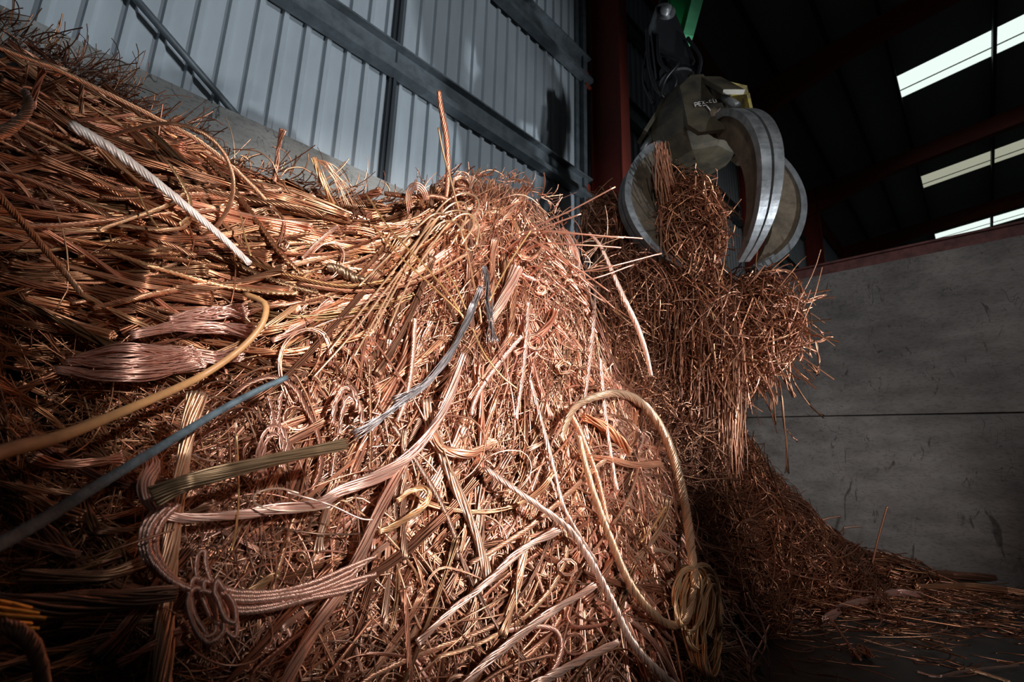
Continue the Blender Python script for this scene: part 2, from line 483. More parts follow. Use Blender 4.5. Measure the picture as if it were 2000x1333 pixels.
# distance of the heap along each line of sight, on a coarse lattice
SX0, SX1, SY0, SY1, ST = -420, 2300, -60, 1640, 6
lx = np.arange(SX0, SX1, ST); ly = np.arange(SY0, SY1, ST)
DM = np.full((len(ly), len(lx)), np.nan)
cv = Vector(CAM)
for r_, py in enumerate(ly):
    for c_, px in enumerate(lx):
        d = fwd + right * (px - 1000) / F_PX - up * (py - 666.5) / F_PX
        dn = Vector(d); Ln = dn.length
        hit = bvh.ray_cast(cv, dn / Ln, 12)
        if hit[0] is not None and hit[3] > 0.05 and hit[0].z > -0.02: DM[r_, c_] = hit[3] / Ln
HIT = np.isfinite(DM)
for it in range(80):                         # carry the crest distance up past the outline
    nan = ~np.isfinite(DM)
    dn_ = np.vstack([DM[1:], DM[-1:]]); lf = np.hstack([DM[:, 1:], DM[:, -1:]]); rt = np.hstack([DM[:, :1], DM[:, :-1]])
    st = np.stack([dn_, lf, rt]); w3 = np.isfinite(st) * np.array([3, 1, 1])[:, None, None]
    av = np.where(w3.sum(0) > 0, (np.nan_to_num(st) * w3).sum(0) / np.maximum(w3.sum(0), 1), np.nan)
    DM = np.where(nan, av, DM)
DM = np.where(np.isfinite(DM), DM, 5.0)


def depth_at(px, py):
    u = np.clip((np.asarray(px, float) - SX0) / ST, 0, len(lx) - 1.001); v = np.clip((np.asarray(py, float) - SY0) / ST, 0, len(ly) - 1.001)
    i = u.astype(int); j = v.astype(int); a_ = u - i; b_ = v - j
    return (DM[j, i] * (1 - a_) + DM[j, i + 1] * a_) * (1 - b_) + (DM[j + 1, i] * (1 - a_) + DM[j + 1, i + 1] * a_) * b_


def at_many(px, py, d):
    px = np.asarray(px)[..., None]; py = np.asarray(py)[..., None]; d = np.asarray(d)[..., None]
    return CAM + (fwd + right * (px - 1000) / F_PX - up * (py - 666.5) / F_PX) * d


# ------------------------------------------------------------------ how the wire lies: px, py, angle, spread, length, bundle share
FIELD = np.array([
    (-150, 200, 18, 10, 420, .9), (100, 250, 17, 11, 420, .9), (400, 340, 15, 13, 380, .85), (700, 440, 16, 20, 260, .7), (100, 420, 11, 11, 420, .95), (400, 490, 8, 12, 420, .95),
    (650, 520, -4, 16, 300, .9), (100, 600, 5, 10, 380, .9), (350, 640, -3, 10, 380, .9), (520, 600, -6, 12, 300, .9), (300, 700, -8, 14, 340, .9),
    (200, 800, 5, 32, 220, .6), (400, 850, -20, 35, 240, .6), (100, 950, 22, 30, 260, .6), (60, 1100, 4, 14, 300, .9), (150, 1260, -12, 22, 300, .9), (320, 1260, -35, 30, 280, .9),
    (900, 460, 105, 40, 150, .3), (760, 560, 132, 15, 340, .8), (650, 680, 128, 13, 380, .9), (550, 850, 130, 16, 380, .9), (470, 1000, 145, 28, 300, .9), (500, 1250, 118, 28, 320, .9),
    (700, 900, 122, 16, 380, .9), (700, 1150, 118, 22, 340, .9), (850, 650, 118, 16, 300, .7), (900, 800, 108, 14, 260, .45), (980, 600, 94, 12, 240, .4),
    (1050, 750, 86, 14, 230, .3), (1150, 720, 76, 20, 200, .3), (1000, 930, 88, 24, 280, .5), (900, 1130, 98, 28, 360, .8), (1100, 1100, 78, 34, 340, .8), (1200, 900, 70, 28, 300, .5),
    (1250, 1080, 75, 30, 300, .5), (1040, 1300, 95, 32, 360, .85), (1300, 1290, 60, 38, 260, .5), (1080, 510, 25, 25, 170, .1),
    (1170, 480, 60, 42, 110, .1), (1300, 600, 85, 25, 150, .15), (1330, 760, 84, 26, 150, .15), (1425, 850, 87, 12, 170, .1), (1340, 960, 62, 50, 140, .1), (1450, 1060, 48, 50, 130, .1),
    (1600, 1080, 35, 35, 130, .2), (1720, 1130, 15, 20, 150, .2), (1440, 1210, 22, 45, 140, .15)], float)


def field(px, py):
    d2 = (px[:, None] - FIELD[None, :, 0]) ** 2 + (py[:, None] - FIELD[None, :, 1]) ** 2
    wgt = 1 / (d2 + 1500) ** 1.6
    wgt /= wgt.sum(1, keepdims=True)
    an = np.radians(FIELD[:, 2]) * 2
    ang = 0.5 * np.arctan2(wgt @ np.sin(an), wgt @ np.cos(an))
    return ang, wgt @ np.radians(FIELD[:, 3]), wgt @ FIELD[:, 4], wgt @ FIELD[:, 5]


def grow(px, py, N, length=None, curl=0.10, spread=1.0):
    """centre lines that follow the lie of the wire; returns px, py (W,N)"""
    W = len(px)
    a0, sp, ln, bs = field(px, py)
    ln = ln * rng.uniform(0.45, 1.25, W) if length is None else length
    ang = a0 + rng.normal(0, 1, W) * sp * spread
    dev = ang - a0
    st = ln / (N - 1)
    kap = rng.normal(0, curl, W) * 8 / N
    X = np.zeros((W, N)); Y = np.zeros((W, N)); X[:, 0] = px; Y[:, 0] = py
    for i in range(1, N):
        f_, _, _, _ = field(X[:, i - 1], Y[:, i - 1])
        # keep the field pointing the same way as the strand
        f_ = f_ + np.pi * np.round((ang - f_) / np.pi)
        ang = ang + kap + 0.12 * (f_ + np.clip(dev, -1, 1) - ang) + rng.normal(0, 0.022, W)
        X[:, i] = X[:, i - 1] + np.cos(ang) * st; Y[:, i] = Y[:, i - 1] + np.sin(ang) * st
    return X - (X[:, N // 2] - X[:, 0])[:, None] * 0.5, Y - (Y[:, N // 2] - Y[:, 0])[:, None] * 0.5


def smooth1(D, k):
    for _ in range(k):
        E_ = np.pad(D, ((0, 0), (1, 1)), 'edge'); D = (E_[:, :-2] + 2 * E_[:, 1:-1] + E_[:, 2:]) / 4
    return D


def lay(X, Y, lift, bow=0.0, k=3, jump=0.10):
    """give screen-grown lines their place on the heap; drops the ones that would bridge a cliff"""
    D0 = depth_at(X, Y)
    ok = ((np.abs(np.diff(D0, axis=1)) / D0[:, 1:]).max(1) < jump) & ((~inside(X, Y - 12)).sum(1) <= rng.choice([0, 0, 0, 1], len(X)))
    D = smooth1(D0, k)
    s = np.linspace(0, 1, X.shape[1])
    D = np.minimum(D, D0 + 0.01) - np.asarray(lift)[:, None] * D0 - (np.asarray(bow)[:, None] * D0 * np.sin(np.pi * s)[None]) 
    return at_many(X, Y, D), ok


def inside(px, py):
    u = np.clip(((px - SX0) / ST).astype(int), 0, len(lx) - 1); v = np.clip(((py - SY0) / ST).astype(int), 0, len(ly) - 1)
    return HIT[v, u]


def seeds(n, box, keep=None):
    out = []
    while sum(len(o) for o in out) < n:
        p = np.stack([rng.uniform(box[0], box[1], n), rng.uniform(box[2], box[3], n)], 1)
        p = p[inside(p[:, 0], p[:, 1])]
        if keep is not None: p = p[keep(p[:, 0], p[:, 1])]
        out.append(p)
    return np.concatenate(out)[:n]


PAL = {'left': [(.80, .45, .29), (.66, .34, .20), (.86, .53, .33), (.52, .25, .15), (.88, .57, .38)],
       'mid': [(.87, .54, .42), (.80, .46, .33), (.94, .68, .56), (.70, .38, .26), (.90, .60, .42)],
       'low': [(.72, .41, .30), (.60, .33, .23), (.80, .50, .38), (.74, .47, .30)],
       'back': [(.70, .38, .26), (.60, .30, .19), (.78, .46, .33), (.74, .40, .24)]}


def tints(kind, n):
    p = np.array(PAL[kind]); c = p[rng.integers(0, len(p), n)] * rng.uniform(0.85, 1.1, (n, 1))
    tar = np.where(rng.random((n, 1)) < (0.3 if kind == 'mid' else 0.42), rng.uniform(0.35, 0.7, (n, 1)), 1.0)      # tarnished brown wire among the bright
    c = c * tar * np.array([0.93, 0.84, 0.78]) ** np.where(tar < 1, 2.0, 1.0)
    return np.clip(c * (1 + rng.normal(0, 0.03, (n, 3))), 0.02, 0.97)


def strand_lines(P, R, K, turns, flare=(0.0, 0.0), wob=0.25, ring=False, seed=None):
    """P (N,3) centre line -> (K,N,3) wires lying side by side, twisted `turns` times"""
    r = np.random.default_rng(seed) if seed is not None else rng
    N = len(P)
    s = np.linspace(0, 1, N)
    T, A, B = frames(P[None]); A = A[0]; B = B[0]
    if ring: rho = np.full(K, 0.72); th = np.arange(K) * 2 * np.pi / K
    else:
        rho = np.sqrt((np.arange(K) + 0.5) / K) * 0.92; th = np.arange(K) * 2.39996
    env = 1 + flare[0] * np.clip(1 - s / 0.22, 0, 1) ** 1.6 + flare[1] * np.clip((s - 0.78) / 0.22, 0, 1) ** 1.6
    an = th[:, None] + turns * 2 * np.pi * s[None]
    ph = r.uniform(0, 6.28, (K, 2)); fr = r.uniform(0.7, 2.2, (K, 2))
    oa = rho[:, None] * np.cos(an) * env + wob * np.sin(fr[:, :1] * 6.28 * s[None] + ph[:, :1])
    ob = rho[:, None] * np.sin(an) * env + wob * np.sin(fr[:, 1:] * 6.28 * s[None] + ph[:, 1:])
    Rv = np.broadcast_to(np.asarray(R, float), (N,))[None, :, None]
    return P[None] + Rv * (oa[..., None] * A[None] + ob[..., None] * B[None])


# ------------------------------------------------------------------ the uncountable wire of each heap
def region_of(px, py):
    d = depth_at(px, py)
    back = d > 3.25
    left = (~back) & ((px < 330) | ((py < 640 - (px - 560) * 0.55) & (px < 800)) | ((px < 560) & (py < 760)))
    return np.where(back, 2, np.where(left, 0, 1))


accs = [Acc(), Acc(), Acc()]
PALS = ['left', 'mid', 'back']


def add_bundles(n, box, keep, rpx=(4, 9), K=(7, 13), N=15, lift=(0.0, 0.028), S=4, wire=None, curl=0.10):
    p = seeds(n, box, keep)
    X, Y = grow(p[:, 0], p[:, 1], N, curl=curl)
    P, ok = lay(X, Y, rng.uniform(lift[0], lift[1], n), rng.normal(0.0, 0.012, n))
    reg = region_of(p[:, 0], p[:, 1])
    dd = depth_at(p[:, 0], p[:, 1])
    _, _, _, bs = field(p[:, 0], p[:, 1])
    # the hollow at lower left holds little wire
    hol = np.exp(-((p[:, 0] - 290) / 260) ** 2 - ((p[:, 1] - 800) / 120) ** 2) + 0.7 * np.exp(-((p[:, 0] - 150) / 200) ** 2 - ((p[:, 1] - 1090) / 90) ** 2)
    ok &= rng.random(n) > hol * 0.93
    for i in np.nonzero(ok)[0]:
        k = int(rng.integers(K[0], K[1])); R = rng.uniform(*rpx) * dd[i] / F_PX
        fl = rng.uniform(0, 1.3, 2) ** 2 * (0.35 if bs[i] > .6 else 0.9)
        L = strand_lines(P[i], R, k, rng.normal(0, 1.1), fl, wob=rng.uniform(0.1, 0.45))
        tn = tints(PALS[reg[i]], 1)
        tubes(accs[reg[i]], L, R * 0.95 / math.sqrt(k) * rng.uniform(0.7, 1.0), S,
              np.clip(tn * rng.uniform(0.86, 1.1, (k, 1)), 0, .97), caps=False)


def add_hair(n, box, keep, rpx=(0.7, 1.5), N=11, lift=(0.0, 0.045), curl=0.35, spread=1.5, length=None, S=3):
    p = seeds(n, box, keep)
    X, Y = grow(p[:, 0], p[:, 1], N, curl=curl, spread=spread, length=length)
    P, ok = lay(X, Y, rng.uniform(lift[0], lift[1], n), rng.normal(0.0, 0.02, n), jump=0.12)
    reg = region_of(p[:, 0], p[:, 1]); dd = depth_at(p[:, 0], p[:, 1])
    for r_ in range(3):
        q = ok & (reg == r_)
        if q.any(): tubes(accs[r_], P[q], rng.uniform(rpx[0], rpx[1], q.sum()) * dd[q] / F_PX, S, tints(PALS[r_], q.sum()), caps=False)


FULL = (-200, 1800, 60, 1420)
add_bundles(2300, FULL, lambda x, y: (depth_at(x, y) < 3.25), rpx=(2.5, 7.5), lift=(-0.04, 0.03))
add_bundles(650, (-150, 760, 60, 780), lambda x, y: region_of(x, y) == 0, rpx=(3, 7.5), lift=(0.0, 0.06), curl=0.07)
add_bundles(800, (450, 1350, 420, 1380), lambda x, y: (region_of(x, y) == 1), rpx=(2.5, 7), lift=(0.0, 0.05))
add_bundles(260, (1130, 1800, 380, 1330), lambda x, y: depth_at(x, y) > 3.25, rpx=(3, 6), K=(5, 9))
add_hair(4200, (780, 1330, 400, 980), lambda x, y: depth_at(x, y) < 3.25, rpx=(0.6, 1.3), spread=0.8, curl=0.15)
add_hair(2600, (300, 1500, 450, 1380), lambda x, y: depth_at(x, y) < 3.25, rpx=(0.7, 1.6), length=None, curl=0.22)
add_hair(1100, (450, 1400, 800, 1380), lambda x, y: depth_at(x, y) < 3.25, rpx=(1.1, 2.2), N=16, length=300, curl=0.3, lift=(0.01, 0.06), S=4)
add_hair(1500, (-80, 560, 560, 1300), lambda x, y: x < 560, rpx=(0.7, 1.5), N=14, length=230, curl=0.35, lift=(-0.06, 0.04))
add_hair(1300, (-150, 800, 100, 1380), lambda x, y: depth_at(x, y) < 3.25, rpx=(0.8, 1.7))
add_hair(7500, (1120, 1800, 360, 1330), lambda x, y: depth_at(x, y) > 3.25, rpx=(0.6, 1.4), lift=(0, 0.05), curl=0.4, spread=1.6)
# curls and loops
p = seeds(150, FULL, lambda x, y: (x > 380) & (depth_at(x, y) < 3.3))
n = len(p); N = 22
X, Y = grow(p[:, 0], p[:, 1], N, length=rng.uniform(140, 330, n), curl=2.4, spread=2.0)
P, ok = lay(X, Y, rng.uniform(0.02, 0.07, n), rng.uniform(0, 0.04, n), jump=0.12)
for i in np.nonzero(ok)[0]:
    k = int(rng.integers(1, 6)); R = 1.1 * math.sqrt(k) * rng.uniform(0.9, 1.6) * depth_at(p[i, 0], p[i, 1]) / F_PX
    tubes(accs[1], strand_lines(P[i], R, k, rng.normal(0, .8), (0.5, 0.5), 0.4), R * 0.8 / math.sqrt(k), 4, tints('mid', k), caps=False)

# tangles: balls of wire with ends poking out (world space)
def tangle(acc, c, rad, n, rw, pal, N=12, fall=0.3, poke=0.12, S=3):
    c = np.array(c); rad = np.array(rad)
    u = norm(rng.normal(0, 1, (n, 3))); u[:, 2] *= 1.0
    ax = norm(rng.normal(0, 1, (n, 3)) + np.array([0, 0, 0.0]))
    ax = norm(ax - 0.65 * (ax * u).sum(1, keepdims=True) * u)
    ax[:, 2] -= fall * rng.uniform(0, 2, n); ax = norm(ax)
    s = np.linspace(-1, 1, N)
    arc = rng.uniform(0.25, 0.95, n)
    sh = rng.uniform(0.55, 1.05, n) ** 0.7
    th = arc[:, None] * s[None]
    P = (np.cos(th)[..., None] * u[:, None] + np.sin(th)[..., None] * ax[:, None]) * sh[:, None, None]
    out = np.where(rng.random(n) < 0.3, rng.uniform(0, poke * 3, n), 0)
    P = P * (1 + out[:, None] * np.clip(s, 0, 1)[None] ** 2)[..., None] + rng.normal(0, 0.02, P.shape).cumsum(1) * 0.4
    tubes(acc, c + P * rad, rng.uniform(0.6, 1.3, n) * rw, S, tints(pal, n), caps=False)


load = Acc()
rr = 4.55 / F_PX
tangle(load, at(1338, 445, 4.5), (0.37, 0.34, 0.52), 1500, 1.3 * rr, 'back', fall=0.5)
n_ = 90; s_ = np.linspace(0, 1, 8)
px_ = 1292 + rng.normal(0, 7, n_)[:, None] + (rng.normal(0, 9, n_)[:, None] + 14) * s_[None] + rng.normal(0, 1.2, (n_, 8)).cumsum(1); py_ = 275 + rng.uniform(0, 50, n_)[:, None] + 90 * s_[None]
tubes(load, at_many(px_, py_, 4.25 + rng.normal(0, .04, n_)[:, None] + 0.1 * s_[None]), rng.uniform(.7, 1.4, n_) * rr, 3, tints('back', n_), caps=False)
tangle(load, at(1355, 545, 4.5), (0.26, 0.26, 0.42), 500, 1.3 * rr, 'back', fall=0.6)
tangle(load, at(1350, 660, 4.4), (0.46, 0.42, 0.60), 1300, 1.3 * rr, 'back', fall=0.8)
tangle(load, at(1470, 635, 4.45), (0.42, 0.38, 0.48), 1500, 1.3 * rr, 'back', fall=0.3, poke=0.25)
tangle(load, at(1455, 720, 4.45), (0.25, 0.25, 0.3), 300, 1.2 * rr, 'back', fall=1.5, poke=0.3)
tangle(accs[2], at(1185, 440, 4.9), (0.30, 0.3, 0.36), 420, 1.2 * rr, 'back', fall=0.2)
tangle(accs[2], at(1250, 600, 4.5), (0.42, 0.42, 0.6), 800, 1.2 * rr, 'back', fall=0.5)
tangle(accs[2], at(1700, 1112, 4.9), (0.55, 0.40, 0.17), 420, 1.3 * rr, 'back', fall=0.0)
# strands hanging between the lifted load and the heap
n = 620; N = 12
x0 = rng.uniform(1275, 1452, n); y0 = rng.uniform(560, 780, n); ln = rng.uniform(80, 360, n) * (1 - 0.35 * rng.random(n))
s = np.linspace(0, 1, N)
X = x0[:, None] + np.cumsum(rng.normal(0, 2.0, (n, N)), 1) + (x0[:, None] - 1400) * 0.03 * s; Y = y0[:, None] + ln[:, None] * s
D = rng.uniform(4.1, 4.5, n)[:, None] - 0.25 * s[None]
tubes(load, at_many(X, Y, D), rng.uniform(0.7, 1.5, n) * rr, 3, tints('back', n), caps=False)
# loose ends dangling off the right of the load
for (pts_, kk) in [([(1500, 690), (1522, 760), (1535, 850), (1537, 925)], 3), ([(1530, 700), (1560, 760), (1590, 800), (1608, 815)], 2),
                   ([(1500, 560), (1560, 590), (1612, 575)], 3), ([(1540, 640), (1590, 665), (1625, 660)], 3), ([(1510, 700), (1530, 740), (1552, 775)], 4),
                   ([(1560, 545), (1572, 620), (1584, 700)], 2), ([(1590, 665), (1600, 700), (1597, 735)], 2), ([(1530, 610), (1580, 630), (1612, 655)], 2),
                   ([(1480, 700), (1510, 780), (1517, 830)], 2), ([(1535, 840), (1550, 855), (1557, 862)], 1), ([(1460, 540), (1540, 530), (1570, 580)], 3),
                   ([(1570, 500), (1540, 555), (1556, 590)], 1), ([(1520, 660), (1560, 690), (1600, 730), (1570, 715)], 2)]:
    q = spline([(x, y, 4.35) for x, y in pts_], 16)
    L = strand_lines(at_many(q[:, 0], q[:, 1], q[:, 2]), 2.0 * rr, kk, 1.5, (0.5, 1.5), 0.8)
    tubes(load, L, 1.3 * rr, 4, tints('back', kk))

# wispy ends along the crests
n = 620; N = 8
cx = np.concatenate([rng.uniform(-60, 820, 380), rng.uniform(800, 1200, 160), rng.uniform(1120, 1240, 80)])
top = []
for x_ in cx:
    c_ = int((x_ - SX0) / ST); col = np.nonzero(HIT[:, c_])[0]; top.append(ly[col[0]] if len(col) else 400)
top = np.array(top, float)
an = rng.normal(-0.55, 0.65, n); an[:380] = rng.normal(-0.35, 0.55, 380)
ln = rng.gamma(2.0, 18, n) + 12; ln[380:540] *= 0.6
s = np.linspace(0, 1, N)
kap = rng.normal(0, 1.0, n)
A_ = an[:, None] + kap[:, None] * s[None]
X = cx[:, None] + np.cumsum(np.cos(A_), 1) * ln[:, None] / N; Y = top[:, None] + 14 + np.cumsum(np.sin(A_), 1) * ln[:, None] / N
D = depth_at(cx, top + 20)[:, None] * (0.985 + rng.normal(0, 0.03, n)[:, None] * s)
reg = region_of(cx, top + 20)
for r_ in range(3):
    q = reg == r_
    if q.any(): tubes(accs[r_], at_many(X[q], Y[q], D[q]), rng.uniform(0.6, 1.5, q.sum()) * D[q, 0] / F_PX, 3, tints(PALS[r_], q.sum()), caps=False)
# the grey fuzz of fine wire against the concrete, far left
n = 420
x0 = rng.uniform(-60, 230, n); y0 = 150 + (x0 - 60) * 0.33 + rng.uniform(-35, 60, n)
an = rng.normal(-0.25, 0.6, n); kap = rng.normal(0, 1.2, n); ln = rng.uniform(30, 130, n)
A_ = an[:, None] + kap[:, None] * s[None]
X = x0[:, None] + np.cumsum(np.cos(A_), 1) * ln[:, None] / N; Y = y0[:, None] + np.cumsum(np.sin(A_), 1) * ln[:, None] / N
tubes(accs[0], at_many(X, Y, rng.uniform(1.9, 2.3, n)[:, None] + 0 * X), rng.uniform(0.6, 1.1, n) * 2.1 / F_PX, 3, tints('back', n) * 0.8, caps=False)

# the solid body of the heap, one share per heap
gxn, gyn = np.gradient(hv[:, 2].reshape(nx, ny), 0.04)
nrm = norm(np.stack([-gxn.ravel(), -gyn.ravel(), np.ones(nx * ny)], 1))
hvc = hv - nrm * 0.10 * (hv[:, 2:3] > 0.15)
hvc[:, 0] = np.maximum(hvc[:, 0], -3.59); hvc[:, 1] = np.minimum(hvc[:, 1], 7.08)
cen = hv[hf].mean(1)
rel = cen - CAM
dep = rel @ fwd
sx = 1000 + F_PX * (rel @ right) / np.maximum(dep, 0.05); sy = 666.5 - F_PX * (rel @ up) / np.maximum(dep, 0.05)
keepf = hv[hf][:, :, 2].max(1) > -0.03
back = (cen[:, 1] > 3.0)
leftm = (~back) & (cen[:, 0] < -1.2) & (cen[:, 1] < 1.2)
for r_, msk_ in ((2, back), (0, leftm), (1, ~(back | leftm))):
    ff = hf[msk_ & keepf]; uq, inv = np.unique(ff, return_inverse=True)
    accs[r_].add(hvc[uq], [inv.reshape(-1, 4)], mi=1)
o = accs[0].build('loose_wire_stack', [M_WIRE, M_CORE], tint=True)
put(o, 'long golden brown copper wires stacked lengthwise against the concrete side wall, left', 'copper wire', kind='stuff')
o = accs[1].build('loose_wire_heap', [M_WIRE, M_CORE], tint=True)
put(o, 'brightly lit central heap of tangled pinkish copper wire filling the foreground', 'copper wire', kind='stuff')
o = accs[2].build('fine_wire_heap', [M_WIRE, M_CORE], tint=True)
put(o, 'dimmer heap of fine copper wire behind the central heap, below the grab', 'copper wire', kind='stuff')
o = load.build('grabbed_wire', [M_WIRE], tint=True)
put(o, 'ragged clump of fine copper wire gripped by the grab and hanging from it', 'copper wire', kind='stuff')

# ------------------------------------------------------------------ single cables and hanks one can point to
COP = (.84, .50, .37); GOLD = (.88, .54, .30); BROWN = (.60, .33, .20); PALE = (.93, .66, .55); OLIVE = (.44, .31, .19); GREY = (.34, .32, .33)


def piece(name, label, cat, path, wpx, K=9, turns=6, tint=COP, lift=0.05, flare=(0, 0), wob=0.06, ring=True, n=70, depths=None,
          group=None, mat=None, S=5, solid=False, thin=1.0):
    q = spline(path, n)
    if depths is not None:
        D = np.interp(np.linspace(0, 1, n), np.linspace(0, 1, len(depths)), depths)
    else:
        D0 = depth_at(q[:, 0], q[:, 1])[None]
        D = smooth1(D0, 14)[0]; D = np.minimum(D, smooth1(D0, 3)[0]) * (1 - lift)
        D = smooth1(D[None], 4)[0]
    P = at_many(q[:, 0], q[:, 1], D)
    wv = np.interp(np.linspace(0, 1, n), np.linspace(0, 1, len(wpx)), wpx) if hasattr(wpx, '__len__') else np.full(n, float(wpx))
    R = wv / 2 * D / F_PX
    acc = Acc()
    if solid:
        tubes(acc, P[None], R[None], 14, tint)
    elif K == 1:
        tubes(acc, P[None], R[None], 6, tint)
    else:
        L = strand_lines(P, R, K, turns, flare, wob, ring=ring)
        rs = (0.36 if K <= 7 else 0.72 * math.sin(math.pi / K) * 1.12) if ring else 0.95 * thin / math.sqrt(K)
        tn = np.clip(np.array(tint) * rng.uniform(0.85, 1.12, (K, 1)), 0, .97)
        tubes(acc, L, np.repeat(R[None], K, 0) * rs, S, tn)
        if ring: tubes(acc, P[None], R[None] * 0.55, 6, np.array(tint) * 0.8)
    o = acc.build(name, [mat or M_WIRE], tint=True, origin=P[0])
    return put(o, label, cat, group)


def c5(l): return [(200 + .4 * x, 800 + .4 * y) for x, y in l]
def c6(l): return [(900 + .475 * x, 700 + .475 * y) for x, y in l]
def c3(l): return [(600 + .375 * x, 300 + .375 * y) for x, y in l]
def c2(l): return [(.4 * x, .4 * y) for x, y in l]


piece('stranded_cable', 'pale glaring straight stranded copper cable slanting across the upper left stack', 'cable',
      [(140, 245), (215, 290), (300, 352), (380, 418), (440, 470), (487, 515)], (22, 20, 17, 14, 12), 9, 5, (.97, .84, .78), 0.13, mat=M_PALEWIRE)
tan = piece('insulated_cable', 'smooth tan insulated cable bending in a wide hook across the left hollow', 'cable',
      [(-60, 905), (20, 878), (120, 852), (250, 800), (380, 742), (460, 690), (508, 640), (520, 600), (505, 585), (478, 575)], (34, 30, 24, 19, 16, 13, 12, 11), 1, 0,
      lift=0.2, mat=M_TAN, solid=True, depths=[0.72, 0.8, 0.9, 1.02, 1.14, 1.26, 1.38, 1.46, 1.52, 1.6])
piece('taped_cable', 'straight blue-grey taped cable slanting up from the lower left edge', 'cable',
      [(-60, 1095), (60, 1030), (180, 955), (300, 882), (420, 808), (500, 765), (560, 738)], (32, 27, 22, 18, 14, 11), 1, 0, mat=M_BLUE, solid=True,
      depths=[0.62, 0.72, 0.82, 0.95, 1.1, 1.25, 1.4])
piece('wire_bundle', 'upright pale golden bundle of straight wires with a splayed top, lower left', 'wire bundle',
      [(386, 768), (366, 850), (345, 980), (332, 1080), (320, 1200), (316, 1420)], (26, 22, 28, 34, 34, 36), 30, 1.2, (.92, .58, .38), 0.1, (0.5, 0), 0.1, False,
      depths=[1.25, 1.18, 1.05, 0.98, 0.9, 0.82])
piece('wire_bundle', 'olive brown straight wire bundle lying across the upright golden bundle', 'wire bundle',
      [(300, 972), (350, 948), (430, 925), (520, 902), (610, 882), (675, 868)], (34, 32, 28, 24, 20), 36, 0.4, OLIVE, 0.12, (0.3, 0.2), 0.06, False, depths=[0.93, 0.96, 1.02, 1.1, 1.2, 1.3])
# the big loop at lower centre right
piece('stranded_cable', 'thick stranded cable rising and arching over in the big loop right of centre', 'cable',
      [(1095, 860), (1120, 800), (1165, 775), (1215, 770), (1260, 795), (1298, 850), (1322, 920), (1340, 1000), (1352, 1090), (1358, 1150)],
      (12, 15, 18, 20, 21, 20, 19, 17), 12, 9, (.80, .54, .36), 0.14, n=110)
piece('stranded_cable', 'stranded cable forming the inner left limb of the big loop, curving to its bottom', 'cable',
      [(1130, 850), (1150, 930), (1172, 1000), (1195, 1060), (1225, 1130), (1262, 1185), (1305, 1220), (1340, 1210), (1355, 1150)], (12, 14, 16, 17, 17, 14), 11, 8, (.78, .50, .32), 0.12, n=100)
for j, (cx_, cy_, rx, ry, a0, a1) in enumerate([(1372, 1205, 34, 100, 0, 6.0), (1383, 1225, 24, 98, .5, 6.6), (1362, 1190, 28, 80, 1, 7.0), (1390, 1235, 15, 92, .2, 6.2), (1345, 1175, 26, 62, 2.2, 8.0)]):
    piece('wire_loop', ['outermost tall loop of golden wire in the coil at the foot of the big loop', 'second tall loop of golden wire nested inside the coil at lower right',
                        'leftward tall loop of thin wires in the coil at lower right', 'narrowest upright loop at the right end of the coil',
                        'shortest loop of thin wires at the upper left of the coil'][j], 'wire loop',
          [(cx_ + rx * math.cos(t), cy_ + ry * math.sin(t)) for t in np.linspace(a0, a1, 12)], 11, 6, 2, (.80, .52, .30), 0.10 + 0.008 * j, wob=0.4, n=60)
piece('wire_bundle', 'pale bundle slanting down left from the centre, upper of three', 'wire bundle', c6([(410, 700), (250, 790), (100, 930), (0, 1010)]) + [(860, 1215), (815, 1258)],
      (12, 14, 12, 12), 10, 2, PALE, 0.10, (.3, .3), .15, False)
piece('wire_bundle', 'long pale bundle slanting to the bottom edge, middle one of three', 'wire bundle', c6([(560, 930), (350, 1060), (130, 1230), (40, 1320), (-30, 1400)]), (10, 13, 14, 13), 10, 2, PALE, 0.10, (.3, .3), .15, False)
piece('wire_bundle', 'pale bundle slanting to the bottom edge, lowest and shortest of three', 'wire bundle', c6([(650, 1165), (500, 1240), (330, 1330), (250, 1390)]), (9, 14, 16), 12, 2, PALE, 0.10, (.3, .3), .15, False)
piece('stranded_cable', 'long pale cable running down to the right across the lower middle to the bottom edge', 'cable',
      c6([(100, 455), (250, 560), (430, 690), (500, 780), (570, 900), (640, 1040), (700, 1160), (780, 1260), (900, 1370)]), (9, 11, 13, 14, 15, 15), 7, 9, PALE, 0.13, (.6, .2), .12, n=100)
piece('wire_bundle', 'thick pinkish bundle sweeping from the centre down left and hooking up at its end', 'wire bundle',
      [(905, 690), (880, 770), (850, 828), (800, 892), (740, 930), (665, 962), (620, 985), (540, 995), (430, 1008), (340, 1010), (300, 990), (283, 950), (296, 915), (280, 885)], (12, 16, 20, 22, 20, 18, 20, 20), 22, 2.2, (.90, .60, .50), 0.13, (.2, .5), .18, False, n=120)
piece('wire_bundle', 'long straight brown bundle running steeply down left to the bottom edge near the centre', 'wire bundle',
      [(800, 880), (765, 950), (732, 1020), (700, 1095), (658, 1165), (612, 1235), (575, 1300), (540, 1380)], (14, 18, 22, 24, 24, 22), 22, 1.0, (.82, .50, .38), 0.12, (.3, .3), .12, False, n=80)
KN = 'looped cables of the knot at lower left'
KL = 'shiny twisted copper cable wound into the thick knot at lower left'
for j in range(6):
    dy = (-14, -6, 2, 9, 17, 24)[j]
    piece('twisted_cable', KL, 'cable', [(735 - 18 * (j % 3), 1108 + dy * 1.5), (680, 1126 + dy * 1.2), (610, 1152 + dy * .9 + 4 * math.sin(j)), (545, 1168 + dy * .8), (480, 1172 + dy), (440 - 8 * (j % 2), 1166 + dy), (405, 1150 + dy * .5)],
          (7, 9, 11, 12, 12), 5, 16, (.90, .58, .47), 0.13 + .008 * (j % 3), n=90, group=KN)
